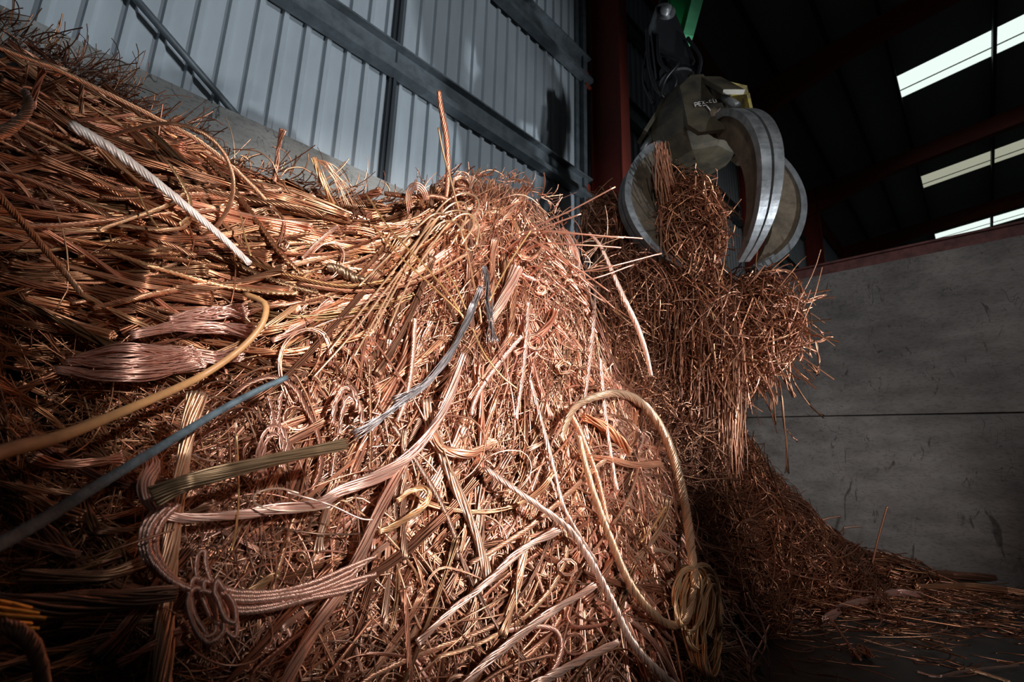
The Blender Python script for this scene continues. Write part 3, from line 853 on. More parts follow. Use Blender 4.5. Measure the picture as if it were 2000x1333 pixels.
for j in range(5):
    e = (j - 2) * 9
    piece('twisted_cable', KL, 'cable', [(330 + e, 985), (298 + e * .9, 1025), (290 + e * .8, 1068), (308 + e * .6, 1108), (345 + e * .3, 1140), (395, 1160 + e * .5), (440, 1172 + e * .6)], (11, 12, 12), 5, 14, (.88, .56, .46), 0.13 + .01 * (j % 3), n=80, group=KN)
for j, (cx_, cy_, rx, ry, ro) in enumerate([(405, 1190, 30, 66, .45), (418, 1180, 22, 56, .55), (396, 1196, 26, 52, .3), (430, 1186, 26, 68, .7), (402, 1200, 36, 60, .4), (440, 1176, 18, 44, .6)]):
    tt_ = np.linspace(1.2 + j * .9, 1.2 + j * .9 + 5.0 + .5 * (j % 3), 9)
    piece('twisted_cable', KL, 'cable', [(cx_ + rx * math.cos(t) * math.cos(ro) + ry * math.sin(t) * math.sin(ro) * .6, cy_ + ry * math.sin(t) * math.cos(ro) + rng.normal(0, 4)) for t in tt_], (8, 10, 9), 5, 12, (.86, .54, .44), 0.15 + .01 * j, n=80, group=KN)
piece('twisted_cable', KL, 'cable', [(398, 1165), (384, 1120), (388, 1082), (400, 1078), (404, 1110), (418, 1150)], 8, 5, 9, (.86, .54, .44), 0.15, n=60, group=KN)
piece('copper_wire', 'single bare wire bent into a long narrow open loop left of the lower centre', 'wire', [(584, 964), (550, 955), (520, 957), (497, 968), (500, 985), (540, 997), (600, 998), (650, 990)], 4, 1, lift=0.17, tint=(.93, .68, .52))
piece('copper_wire', 'stiff wire with a curved tip crossing the pinkish bundle near the lower centre', 'wire', [(560, 962), (640, 985), (700, 1012), (728, 1016)], 3.5, 1, lift=0.18, tint=PALE)
piece('stranded_cable', 'dark red cable standing highest above the central peak against the cladding', 'cable', [(846, 445), (868, 400), (875, 340), (872, 270), (862, 215), (857, 178)], (7, 8, 10, 11, 9), 7, 5, (.62, .26, .16), 0.03, depths=[2.5, 2.5, 2.48, 2.46, 2.44])
piece('copper_wire', 'thin golden wire leaning on the tall dark red cable above the peak', 'wire', [(856, 250), (866, 300), (884, 365), (903, 440), (918, 520), (936, 600), (940, 632)], 4, 1, tint=GOLD, depths=[2.44, 2.43, 2.4, 2.36, 2.25, 2.15, 2.1])
piece('stranded_cable', 'long brown cable crossing the concrete wall down from the top left edge', 'cable', [(-80, 60), (0, 93), (100, 130), (200, 178), (300, 228), (380, 270), (440, 315), (490, 360), (540, 415), (580, 470)],
      (11, 10, 9, 9, 9, 8), 7, 14, BROWN, depths=[1.2, 1.28, 1.36, 1.46, 1.56, 1.66, 1.78, 1.9, 1.98, 1.98], n=100)
piece('stranded_cable', 'brown cable arched in a big round loop above the left stack', 'cable', [(215, 265), (290, 245), (345, 243), (400, 262), (438, 300), (455, 350), (450, 395), (425, 440), (400, 460)],
      (6, 7, 8, 8, 8), 7, 10, BROWN, depths=[1.62, 1.6, 1.6, 1.62, 1.66, 1.7, 1.74, 1.76], n=90)
piece('stranded_cable', 'brown cable bent in a hairpin curve below the round loop, left stack', 'cable', [(190, 450), (260, 425), (330, 400), (364, 380), (372, 420), (355, 445), (300, 448), (230, 440)], (7, 8, 8, 7), 7, 8, (.70, .42, .25), 0.10, n=80)
piece('stranded_cable', 'golden cable making an S bend into the hairpin from above, left stack', 'cable', [(330, 320), (350, 350), (368, 385), (370, 420), (350, 440)], (6, 7, 7), 7, 6, (.72, .45, .25), 0.11, n=60)
piece('wire_bundle', 'short splayed bundle end standing up at the upper left against the fuzz', 'wire bundle', [(64, 212), (70, 175), (84, 135)], (8, 9, 10), 9, .5, (.70, .36, .24), 0.04, (0, .8), .1, False, depths=[1.5, 1.48, 1.45])
piece('wire_bundle', 'dark upright tied bundle poking up beside the splayed end, upper left', 'wire bundle', [(160, 222), (158, 190), (160, 165)], (7, 8, 7), 8, .5, (.42, .24, .15), 0.04, (0, .3), .1, False, depths=[1.66, 1.64, 1.62])
piece('copper_wire', 'thin dark upright wire standing before the concrete at upper left', 'wire', [(308, 282), (312, 245), (318, 203)], 3, 1, tint=(.5, .22, .14), depths=[1.9, 1.9, 1.9])
piece('wire_bundle', 'dark bundle sticking up tallest from the crest, before the concrete wall', 'wire bundle', [(536, 356), (541, 325), (544, 290), (551, 252)], (5, 7, 7, 8), 7, 1, (.55, .27, .18), depths=[2.15, 2.15, 2.13, 2.1], flare=(.3, .8), wob=.2, ring=False)
piece('copper_wire', 'thin wire arched in a low hoop joined to the tallest crest bundle', 'wire', [(455, 292), (500, 295), (530, 315), (545, 345), (562, 330), (590, 328), (618, 345)], 3, 1, tint=BROWN, depths=[2.1, 2.1, 2.12, 2.14, 2.15, 2.2, 2.25])
# broom
for j in range(14):
    t = j / 13; e = rng.normal(0, 5, 3)
    piece('copper_wire', 'fine springy wire of the broom shaped tuft on the crest', 'wire', [(613 + 3 * t, 310), (622 + 22 * t + e[0], 316 + 8 * t), (642 + 38 * t + e[1], 350 + 6 * t + e[2]), (664 + 50 * t, 404)], 1.3, 1,
          tint=(.80, .46, .30), depths=[2.22, 2.22 + .05 * t, 2.25 + .08 * t, 2.3], group='springy wires of the tuft on the crest', n=24)
piece('wire_bundle', 'stiff golden stem of the broom shaped tuft on the crest', 'wire bundle', [(613, 308), (622, 335), (634, 365), (650, 400)], (9, 10, 9), 10, .5, GOLD, depths=[2.2, 2.2, 2.22, 2.28], flare=(.3, .4), wob=.15, ring=False)
piece('wire_bundle', 'reddish brown bundle end lying on the crest left of the peak', 'wire bundle', [(700, 385), (725, 380), (742, 371)], (9, 12, 15), 12, .5, (.55, .26, .17), depths=[2.4, 2.38, 2.36], wob=.15, ring=False)
piece('stranded_cable', 'dark brown cable lying level along the crest between tuft and peak', 'cable', [(752, 378), (800, 384), (850, 384), (880, 392)], (9, 10, 9), 7, 6, (.50, .24, .15), depths=[2.45, 2.42, 2.42, 2.45])
for j in range(4):
    piece('wire_loop', 'small brown curl of wire perched on the crest left of the peak, ' + ['outermost', 'second from outside', 'third from outside', 'innermost'][j], 'wire loop',
          [(797 + 3 * j, 420 - 6 * j), (793 + 3 * j, 385), (800 + 2 * j, 362 + 4 * j), (818 - j, 358 + 4 * j), (832 - 3 * j, 372 + 2 * j), (838 - 3 * j, 392)], 3, 1, tint=(.62, .34, .24), depths=[2.4, 2.38, 2.37, 2.36, 2.38, 2.4], n=40)
# golden loops on the peak
GL = [[(690, 700), (740, 610), (790, 520), (835, 440), (870, 395), (905, 378), (930, 386), (934, 408), (915, 430), (890, 455)],
      [(720, 660), (770, 570), (820, 480), (862, 418), (885, 398), (905, 396), (912, 412), (905, 440), (880, 480)],
      [(640, 690), (720, 590), (800, 490), (850, 430), (885, 412), (915, 418), (925, 440), (900, 480)],
      [(760, 640), (800, 550), (850, 470), (890, 425), (920, 420), (935, 445), (930, 480)],
      [(610, 740), (690, 650), (770, 545), (840, 455), (870, 432), (895, 440), (905, 470)],
      [(700, 560), (760, 500), (820, 440), (850, 418), (880, 420)]]
for j, g in enumerate(GL):
    piece('golden_wire', 'bright golden wire looping over the central peak, ' + ['tallest loop', 'second tallest loop', 'loop reaching farthest left', 'rightmost loop', 'long low loop', 'shortest one'][j], 'wire', g, 4.2, 1, lift=0.10 + .004 * j, tint=(.93, .63, .40), n=70)
for j, g in enumerate([[(715, 380), (765, 452), (830, 520), (880, 580), (905, 622)], [(728, 440), (790, 510), (845, 560), (905, 618)], [(865, 520), (890, 560), (910, 605)],
                       [(1037, 450), (1000, 505), (975, 550), (955, 590)], [(922, 640), (945, 690), (980, 735), (1010, 760)], [(462, 848), (466, 930), (464, 1010), (452, 1080)], [(470, 360 + 60), (478, 460), (490, 500)],
                       [(265, 365), (285, 410), (308, 445)], [(1300, 990), (1275, 1030), (1252, 1060)]]):
    piece('golden_wire', ['long brassy straight wire crossing the left slope of the peak, upper one', 'brassy straight wire just below the long one on the left slope of the peak', 'short brassy wire beside the dark grey hank',
                          'brassy wire slanting down left from the right side of the peak', 'brassy wire bending down right beneath the dark grey hank', 'thin upright golden wire right of the olive brown bundle',
                          'short golden wire standing in the middle of the left stack', 'short golden wire lying below the pale glaring cable', 'short golden wire right of the big loop'][j], 'wire', g, 3.6, 1, lift=0.14, tint=(.90, .56, .25), n=40)
# spray of wires to the right of the peak
tips = [(1202, 365, 1035, 450), (1135, 418, 1010, 470), (1218, 465, 1020, 455), (1213, 484, 1040, 480), (1255, 466, 1060, 455), (1292, 495, 1090, 545), (1238, 517, 1100, 560), (1200, 603, 1080, 500), (1190, 570, 1050, 480), (1160, 560, 1030, 470), (1180, 590, 1060, 520), (1150, 600, 1040, 520)]
for j, (x1, y1, x0_, y0_) in enumerate(tips):
    piece('copper_wire', 'reddish stiff wire spraying out to the right of the central peak', 'wire', [(x0_ - 60, y0_ + 60), (x0_, y0_), ((x0_ + x1) / 2, (y0_ + y1) / 2 + rng.normal(0, 4)), (x1, y1)], 3.2, 1, tint=(.80, .40, .28),
          depths=[2.5, 2.42, 2.36, 2.3 + .02 * j], group='stiff wires spraying right of the peak', n=24)
piece('stranded_cable', 'pale ribbon like cable hanging free down the right of the central heap', 'cable', [(1150, 455), (1172, 480), (1195, 530), (1222, 590), (1245, 640), (1262, 690), (1272, 735)], (5, 7, 9, 10, 9, 7), 7, 4, PALE, depths=[2.55, 2.5, 2.45, 2.4, 2.4, 2.4, 2.42])
piece('wire_bundle', 'pale flat bundle end with square cut wires just right of the peak centre', 'wire bundle', [(1010, 522), (995, 560), (975, 600), (955, 632)], (22, 22, 18, 14), 24, .3, (.90, .60, .48), 0.09, (.2, .1), .08, False)
for j, g in enumerate([[(946, 520), (952, 570), (957, 620), (962, 668)], [(940, 560), (915, 620), (880, 690), (830, 750), (770, 790)], [(925, 590), (900, 650), (870, 705), (820, 760), (740, 820), (690, 850)]]):
    piece('tinned_wire_hank', ['short dark grey hank hanging straight in the middle of the central heap', 'dark grey hank sweeping down left, upper one', 'longest dark grey hank sweeping down left, with open end'][j], 'wire bundle',
          g, (9, 12, 12, 11), 16, .5, GREY, 0.10, (.3, 1.8), .35, False, n=50, thin=.6)
for j, g in enumerate([[(1163, 560), (1158, 640), (1150, 720), (1140, 800)], [(1032, 590), (1028, 660), (1020, 740), (1008, 820)], [(1172, 700), (1180, 790), (1192, 880), (1205, 960)], [(1035, 740), (1062, 840), (1085, 930), (1105, 1000), (1165, 1100)]]):
    piece('stranded_cable', 'thin pale cable hanging down the central heap, ' + ['from the upper right shoulder', 'straight below the flat bundle end', 'inside the big loop', 'longest, reaching the lower centre'][j], 'cable', g, (6, 8, 7, 7), 6, 5, PALE, 0.09, wob=.15, n=60)
piece('wire_bundle', 'coiled dark brown hank like a spring, at the left foot of the peak', 'wire bundle', [(640, 520), (668, 530), (695, 545), (715, 548)], (18, 20, 14), 10, 3.5, (.30, .19, .12), 0.08, wob=.15, n=60)
piece('stranded_cable', 'thick cable running level from the left stack up to the peak', 'cable', [(540, 525), (620, 505), (700, 485), (760, 468), (820, 455)], (13, 13, 12, 10), 9, 6, (.80, .52, .34), 0.07)
piece('stranded_cable', 'tilted cut cable end sticking up left of the peak, lying on the stack', 'cable', [(590, 505), (625, 470), (660, 442)], (5, 8, 9), 7, 3, COP, 0.09)
piece('wire_bundle', 'thick dark hank jutting in from the left edge, low down', 'wire bundle', [(-80, 1195), (40, 1192), (160, 1180), (260, 1172), (345, 1158)], (60, 55, 50, 40, 30), 34, .5, (.36, .19, .13), 0.12, wob=.12, ring=False, depths=[.68, .72, .78, .84, .9])
for j in range(5):
    piece('golden_wire', 'blurred thick golden rod end near the left edge, low down', 'wire', [(-60, 1165 + 14 * j), (20, 1180 + 12 * j), (60 + 14 * (j % 3), 1190 + 10 * j)], 9, 1, tint=(.85, .45, .10), depths=[.60, .63, .66], group='golden rod ends at the left edge')
piece('stranded_cable', 'thick dark cable hooking down at the bottom left corner', 'cable', [(-60, 1240), (0, 1222), (45, 1240), (72, 1280), (85, 1340), (88, 1400)], (26, 28, 26, 24), 9, 4, (.50, .25, .16), depths=[.62, .62, .62, .62, .62, .62])
piece('stranded_cable', 'heavy dark twisted cable looped at the left edge above the stack', 'cable', [(-60, 285), (0, 262), (40, 235), (56, 205), (50, 180)], (24, 22, 18, 14), 8, 4, (.55, .30, .19), depths=[1.0, 1.05, 1.1, 1.15, 1.2])
piece('stranded_cable', 'brown cable slanting down from the left edge across the middle stack', 'cable', [(-50, 330), (0, 385), (40, 430), (90, 490), (125, 530), (160, 575)], (15, 14, 12, 11), 8, 6, (.62, .36, .22), depths=[.95, 1.0, 1.06, 1.13, 1.2, 1.25])
piece('copper_wire', 'thin dark red straight wire slanting in the dark hollow at lower left', 'wire', [(130, 1105), (240, 1068), (340, 1035)], 5, 1, tint=(.45, .2, .12), depths=[.80, .86, .92])
for j, g in enumerate([[(150, 700), (240, 682), (330, 690), (420, 700), (470, 690)], [(110, 720), (200, 735), (300, 728), (400, 705)], [(255, 655), (330, 640), (420, 640), (500, 650)], [(330, 625), (410, 612), (480, 608)], [(130, 705), (210, 710), (290, 705), (380, 688)]]):
    piece('wire_bundle', ['shining hank of thin wire bowed along the bottom of the left stack, long upper one', 'shining hank below the other hanks at the bottom of the left stack', 'shining hank beneath the hook of the tan cable',
                          'shortest shining hank ending at the bend of the tan cable', 'loosely spread shining hank between the two longest hanks'][j], 'wire bundle', g, (12, 22, 26, 18), 46, .25, (.86, .54, .44), 0.09, (.4, .9), .30, False, n=50, thin=.62)
for j, g in enumerate([[(520, 930), (515, 890), (525, 855), (545, 850), (552, 880), (548, 915)], [(508, 935), (505, 880), (522, 838), (548, 836), (562, 870), (556, 905)], [(535, 850), (530, 800), (520, 770)], [(545, 850), (545, 800), (552, 765)]]):
    piece('wire_loop', ['inner ring of the small upright copper loop left of centre', 'outer ring of the small upright copper loop left of centre', 'left tail rising from the small upright loop', 'right tail rising from the small upright loop'][j], 'wire loop',
          g, 7, 4, 3, (.80, .48, .38), 0.13, wob=.4, n=50)
for j, g in enumerate([[(650, 830), (655, 790), (672, 758), (690, 765), (700, 800)], [(665, 850), (668, 805), (682, 775), (702, 790), (706, 830)]]):
    piece('wire_loop', ['left', 'right'][j] + ' one of two small hooked hanks standing above the grey hank', 'wire loop', g, 9, 5, 2, (.74, .44, .34), 0.12, wob=.3, n=50)
piece('wire_loop', 'golden hank doubled back in a narrow hairpin at the lower centre', 'wire loop', c5([(1350, 600), (1440, 560), (1560, 480), (1595, 420), (1570, 385), (1500, 400), (1440, 450)]), 10, 6, 2, GOLD, 0.13, wob=.3, n=70)
piece('wire_bundle', 'orange copper hank lying level at centre right behind the big loop', 'wire bundle', [(1130, 890), (1180, 898), (1240, 908), (1290, 906)], (10, 14, 12), 16, .6, (.80, .40, .24), 0.09, (.4, .2), .15, False)
piece('wire_bundle', 'brightest orange hank slanting inside the top of the big loop', 'wire bundle', [(1140, 815), (1175, 830), (1205, 855), (1228, 885)], (14, 20, 16), 18, .6, (.90, .42, .22), 0.08, (.4, .2), .15, False)
piece('wire_bundle', 'orange curved hank bowed like a smile left of the big loop', 'wire bundle', [(840, 850), (870, 880), (920, 885), (970, 860)], (16, 18, 12), 18, .6, (.85, .48, .32), 0.09, (.4, .2), .15, False)
for j, g in enumerate([[(1459, 1158), (1478, 1195), (1493, 1231), (1494, 1265), (1478, 1300), (1462, 1333), (1450, 1380)], [(1405, 1195), (1440, 1230), (1480, 1270), (1502, 1310), (1508, 1380)], [(1435, 1179), (1460, 1215), (1490, 1250), (1503, 1290), (1504, 1380)], [(1503, 1222), (1485, 1260), (1468, 1300), (1470, 1380)]]):
    piece('copper_wire', 'thin pale curved wire at the bottom right of the heap, ' + ['tallest, with an S bend', 'starting lowest on the left', 'bowing out to the right', 'slanting down left'][j], 'wire', g, 4, 1, tint=PALE, depths=[2.3, 2.25, 2.2, 2.2, 2.2])
piece('copper_wire', 'lone stiff wire standing up from the right foot of the heap, before the concrete', 'wire', [(1704, 1100), (1716, 1050), (1733, 990)], 4, 1, tint=(.80, .42, .28), depths=[4.7, 4.7, 4.7])
piece('copper_wire', 'short bright cut wire poking right over the slope, before the concrete', 'wire', [(1648, 1032), (1662, 1030), (1680, 1029)], 4.5, 1, tint=PALE, depths=[4.7, 4.7, 4.7])
piece('copper_wire', 'short dull cut wire left of the short bright one, before the concrete', 'wire', [(1606, 1016), (1622, 1012), (1641, 1009)], 4, 1, tint=COP, depths=[4.7, 4.7, 4.7])
def ground(px, py, h=0.02):
    d = fwd + right * (px - 1000) / F_PX - up * (py - 666.5) / F_PX
    return (h - CAM[2]) / d[2]
def gpiece(name, label, cat, path, *a_, h=0.02, **k_):
    return piece(name, label, cat, path, *a_, depths=[ground(x, y, h) for x, y in path], **k_)
gpiece('wire_bundle', 'flat pale twisted hank lying on the dark floor at the foot of the heap', 'wire bundle', [(1612, 1212), (1650, 1186), (1700, 1172), (1745, 1160), (1802, 1162)], (15, 14, 13, 15, 10), 16, 1.5, (.85, .55, .48), wob=.1, ring=False, h=0.06)
gpiece('wire_bundle', 'dark flat bundle lying along the foot of the concrete wall at right', 'wire bundle', [(1770, 1127), (1850, 1124), (1945, 1130)], (14, 16, 10), 16, .3, (.50, .25, .17), wob=.15, ring=False, h=0.08)
gpiece('wire_bundle', 'long brown bundle running out of the frame along the concrete wall at right', 'wire bundle', [(1790, 1148), (1880, 1146), (1950, 1152), (2060, 1166)], (10, 13, 12, 12), 14, .3, (.78, .42, .25), wob=.15, ring=False, h=0.06)
gpiece('stranded_cable', 'long stiff cable slanting out of the heap onto the floor, tip to the lower right', 'cable', [(1600, 1180), (1640, 1235), (1665, 1270), (1682, 1290)], (4, 5, 5), 6, 3, (.75, .42, .30), h=0.03)
gpiece('wire_bundle', 'small dark crumpled hank lying on the floor before the heap', 'wire bundle', [(1665, 1280), (1685, 1272), (1705, 1284)], (14, 18, 8), 12, 1, (.42, .2, .13), wob=.4, ring=False, h=0.03)
gpiece('stranded_cable', 'dark heavy cable curving along the floor to the right edge', 'cable', [(1830, 1190), (1900, 1200), (1960, 1220), (2060, 1260)], (8, 10, 12), 7, 4, (.14, .10, .08), h=0.03)
gpiece('stranded_cable', 'brassy cable lying at the bottom right corner on the floor', 'cable', [(1885, 1307), (1925, 1318), (1972, 1333)], (5, 7, 6), 6, 4, (.80, .55, .36), h=0.02)
gpiece('stranded_cable', 'long thin cable lying at the bottom right, left of the brassy one', 'cable', [(1790, 1312), (1830, 1322), (1880, 1312), (1940, 1305), (1990, 1300)], (4, 5, 4), 6, 4, (.62, .42, .36), h=0.015)

# procedurally laid cables and hanks: still one object each
def many(n, box, keep, kind, group, label, cat, name, wr, K, turns, pal, liftr, ring, wob, seedn=0, curl=0.12, tries=3):
    p = seeds(n * tries, box, keep)
    X, Y = grow(p[:, 0], p[:, 1], 26, curl=curl)
    X0, Y0 = X, Y
    D0 = depth_at(X, Y); ok = (np.abs(np.diff(D0, axis=1)) / D0[:, 1:]).max(1) < 0.05
    ok &= (~inside(X, Y - 22)).sum(1) == 0
    for i in np.nonzero(ok)[0][:n]:
        k = int(rng.integers(K[0], K[1] + 1)); wv = rng.uniform(*wr)
        piece(name, label, cat, np.stack([X[i], Y[i]], 1)[::3], wv, k, rng.uniform(*turns), tuple(tints(pal, 1)[0]), rng.uniform(*liftr),
              (rng.uniform(0, .8), rng.uniform(0, .8)) if not ring else (0, 0), wob, ring, 40, group=group, S=4)


LFT = lambda x, y: region_of(x, y) == 0
MID = lambda x, y: region_of(x, y) == 1
many(46, (-60, 760, 180, 600), LFT, 0, 'long cables of the left stack', 'brown stranded copper cable lying lengthwise in the upper left stack', 'cable', 'stranded_cable', (7, 13), (6, 8), (4, 11), 'left', (0.05, 0.09), True, 0.05)
many(50, (-60, 780, 180, 620), LFT, 0, 'wire hanks of the left stack', 'brown hank of straight copper wire lying lengthwise in the upper left stack', 'wire bundle', 'wire_bundle', (9, 18), (10, 18), (0, 1.2), 'left', (0.045, 0.085), False, 0.15)
many(26, (-60, 420, 820, 1330), lambda x, y: x < 420, 0, 'hanks in the lower left corner', 'dull copper hank lying in the shaded lower left corner', 'wire bundle', 'wire_bundle', (10, 22), (10, 18), (0, 1.5), 'low', (0.04, 0.08), False, 0.2)
many(44, (480, 1000, 560, 1330), MID, 0, 'hanks sweeping down left on the central heap', 'pinkish copper hank sweeping down left over the central heap', 'wire bundle', 'wire_bundle', (9, 20), (10, 20), (0, 1.5), 'mid', (0.045, 0.085), False, 0.15)
many(34, (520, 1300, 760, 1333), MID, 0, 'stranded cables on the central heap', 'stranded copper cable lying on the lower part of the central heap', 'cable', 'stranded_cable', (6, 12), (6, 8), (4, 11), 'mid', (0.05, 0.09), True, 0.06, curl=.3)
many(36, (900, 1400, 620, 1333), MID, 0, 'hanks on the right of the central heap', 'copper hank lying on the lower right part of the central heap', 'wire bundle', 'wire_bundle', (6, 15), (6, 14), (0, 2), 'mid', (0.04, 0.08), False, 0.2, curl=.4)

# scraps on the floor
fl_acc = Acc()
n = 620
px = rng.uniform(1420, 2060, n); py = 1120 + rng.gamma(2.0, 42, n)
cnt = 0
for i in range(n):
    if py[i] > 1360 or py[i] < 1135 + (px[i] - 1750) * 0.1: continue
    if py[i] > 1235 and rng.random() < 0.62: continue
    t = ground(px[i], py[i]); c = at(px[i], py[i], t)
    if c[1] > YW - 0.15: continue
    L_ = rng.uniform(0.08, 0.5); an_ = math.atan2(right[1], right[0]) + rng.normal(0, 0.35)
    N = 10; s_ = np.linspace(-.5, .5, N)
    kap_ = rng.normal(0, 1.1); aa = an_ + kap_ * s_
    pth = np.zeros((N, 3)); pth[:, 0] = np.cumsum(np.cos(aa)) * L_ / N; pth[:, 1] = np.cumsum(np.sin(aa)) * L_ / N
    pth += c; pth[:, 2] = 0.012 + abs(rng.normal(0, 0.02)) * np.abs(s_) * 2
    rw_ = rng.uniform(0.002, 0.0045)
    pth[:, 1] = np.minimum(pth[:, 1], YW - 0.03)
    if cnt < 110:
        ac = Acc(); tubes(ac, pth[None], rw_, 5, tints('back', 1))
        o = ac.build('wire_offcut', [M_WIRE], tint=True, origin=c * np.array([1, 1, 0]))
        put(o, 'short copper wire offcut lying on the dark floor before the concrete wall', 'wire offcut', 'offcuts on the floor'); cnt += 1
    else: tubes(fl_acc, pth[None], rw_, 4, tints('back', 1))
# denser litter right at the foot of the heap
n = 520
u_ = rng.random(n)
px = 1440 + 480 * u_ ** 1.1; py = 1150 + rng.gamma(1.6, 22, n) - 12 * u_
for i in range(n):
    t = ground(px[i], py[i]); c = at(px[i], py[i], t)
    if c[1] > YW - 0.2 or py[i] > 1290: continue
    L_ = rng.uniform(0.12, 0.6); an_ = math.atan2(right[1], right[0]) + rng.normal(0, 0.85); N = 9; s_ = np.linspace(-.5, .5, N); aa = an_ + rng.normal(0, 1.0) * s_
    pth = np.zeros((N, 3)); pth[:, 0] = np.cumsum(np.cos(aa)) * L_ / N; pth[:, 1] = np.cumsum(np.sin(aa)) * L_ / N
    pth += c; pth[:, 2] = 0.01 + rng.uniform(0, 0.16) * (1 - u_[i]) + rng.normal(0, 0.05) * s_; pth[:, 2] = np.maximum(pth[:, 2], 0.006); pth[:, 1] = np.minimum(pth[:, 1], YW - 0.03)
    tubes(fl_acc, pth[None], rng.uniform(0.002, 0.005), 4, tints('back', 1))
o = fl_acc.build('floor_wire_litter', [M_WIRE], tint=True)
put(o, 'thin litter of copper wire spread over the floor at the right foot of the heap', 'copper wire', kind='stuff')

# ------------------------------------------------------------------ the grab on its boom
GC = at(1382, 345, 4.6)                    # middle of the closed claw
hx = np.array([right[0], right[1], 0.0]); hx /= np.linalg.norm(hx)      # across the view, level
hy = np.array([-hx[1], hx[0], 0.0])                                     # away from the camera
hz = np.array([0, 0, 1.0])
tilt = 0.10                                                              # the claw hangs a little askew
ax_z = norm(hz * math.cos(tilt) - hx * math.sin(tilt)); ax_x = norm(hx * math.cos(tilt) + hz * math.sin(tilt))
grab = bpy.data.objects.new('orange_peel_grab', None); C.objects.link(grab); grab.location = GC
put(grab, 'dirty four-clawed hydraulic steel grab closed on a clump of copper wire', 'grab')


def gl(x, y, z): return ax_x * x + hy * y + ax_z * z           # grab space -> world offset


def sweep(acc, sec_fn, pts_fn, N, mi=0, smooth=False):
    """section corners (M,2) along frames"""
    rings = []
    for i in range(N):
        s = i / (N - 1); o, e1, e2 = pts_fn(s); sec = sec_fn(s)
        rings.append([o + e1 * a_ + e2 * b_ for a_, b_ in sec])
    M_ = len(rings[0]); v = np.array(rings).reshape(-1, 3)
    idx = np.arange(N * M_).reshape(N, M_)
    q = np.stack([idx[:-1], np.roll(idx[:-1], -1, 1), np.roll(idx[1:], -1, 1), idx[1:]], -1).reshape(-1, 4)
    acc.add(v, [q, idx[:1, ::-1], idx[-1:]], mi=mi, smooth=smooth)


def tine(az, label):
    rad = np.array([math.cos(az), math.sin(az)]); lat = np.array([-math.sin(az), math.cos(az)])
    # outer curve of the claw (radius, height) from hinge to tip
    outer = spline([(0.36, 0.36, 0), (0.62, 0.26, 0), (0.82, 0.03, 0), (0.90, -0.24, 0), (0.86, -0.50, 0), (0.72, -0.75, 0), (0.52, -0.92, 0), (0.30, -1.02, 0)], 41)[:, :2]
    tg = np.gradient(outer, axis=0); tg /= np.linalg.norm(tg, axis=1, keepdims=True)
    nn = np.stack([tg[:, 1], -tg[:, 0]], 1)           # pointing inward
    def deep(s): return 0.16 + 0.20 * math.sin(math.pi * min(1, s * 1.15)) ** 0.8 * (1 - 0.35 * s) if s < 0.87 else 0.16 * (1 - s) / 0.13 * 0.8 + 0.05
    def half(s): return 0.115 * (1 - 0.55 * s ** 2)
    def fr(s):
        f_ = s * 40; i = min(int(f_), 39); t = f_ - i
        o_ = outer[i] * (1 - t) + outer[i + 1] * t; n_ = nn[i] * (1 - t) + nn[i + 1] * t
        return gl(rad[0] * o_[0], rad[1] * o_[0], o_[1]), gl(rad[0] * n_[0], rad[1] * n_[0], n_[1]), gl(lat[0], lat[1], 0)
    A_ = Acc(); sweep(A_, lambda s: [(0.03, -half(s) * .8), (deep(s), -half(s) * .45), (deep(s), half(s) * .45), (0.03, half(s) * .8)], fr, 41)
    body = A_.build('claw_body', [M_TINE_RUST], grab)
    for sg in (-1, 1):
        A_ = Acc(); sweep(A_, lambda s: [(-0.012, sg * half(s) * .12), (-0.012, sg * half(s)), (0.05, sg * half(s)), (0.05, sg * half(s) * .12)], fr, 41)
        A_.build('wear_strip', [M_TINE], body)
    A_ = Acc(); sweep(A_, lambda s: [(0.0, -half(1) * 1.5 * (1 - s * .5)), (0.07, -half(1) * 1.2 * (1 - s * .5)), (0.07, half(1) * 1.2 * (1 - s * .5)), (0.0, half(1) * 1.5 * (1 - s * .5))], lambda s: fr(0.88 + 0.12 * s), 8)
    A_.build('claw_tip', [M_TINE], body)
    # hinge boss and ram
    c0 = gl(rad[0] * .40, rad[1] * .40, 0.36); l_ = gl(lat[0], lat[1], 0)
    A_ = Acc(); tubes(A_, np.array([[c0 - l_ * 0.15, c0, c0 + l_ * 0.15]]), 0.075, 16); A_.build('hinge_pin', [M_TINE_RUST], body)
    e0 = gl(rad[0] * .26, rad[1] * .26, 0.80); e1 = gl(rad[0] * .62, rad[1] * .62, 0.30); mid = e0 * .45 + e1 * .55
    A_ = Acc(); tubes(A_, np.array([[e0, (e0 + mid) / 2, mid]]), 0.07, 14)
    cy = A_.build('hydraulic_ram', [M_HUB], grab)
    A_ = Acc(); tubes(A_, np.array([[mid, (mid + e1) / 2, e1]]), 0.035, 12); A_.build('piston_rod', [M_TINE], cy)
    # guard over the ram
    A_ = Acc()
    sweep(A_, lambda s: [(0.06, -0.10), (0.10, -0.10), (0.10, 0.10), (0.06, 0.10)], lambda s: (e0 * (1 - s) + e1 * s * 0.8 + e0 * 0.2 * s, gl(rad[0] * .8, rad[1] * .8, .6), l_), 4)
    A_.build('ram_guard', [M_HUB if az < 4 else M_YEL], grab)
    return body


for az in (-85, 5, 95, 185):
    tine(math.radians(az), '')
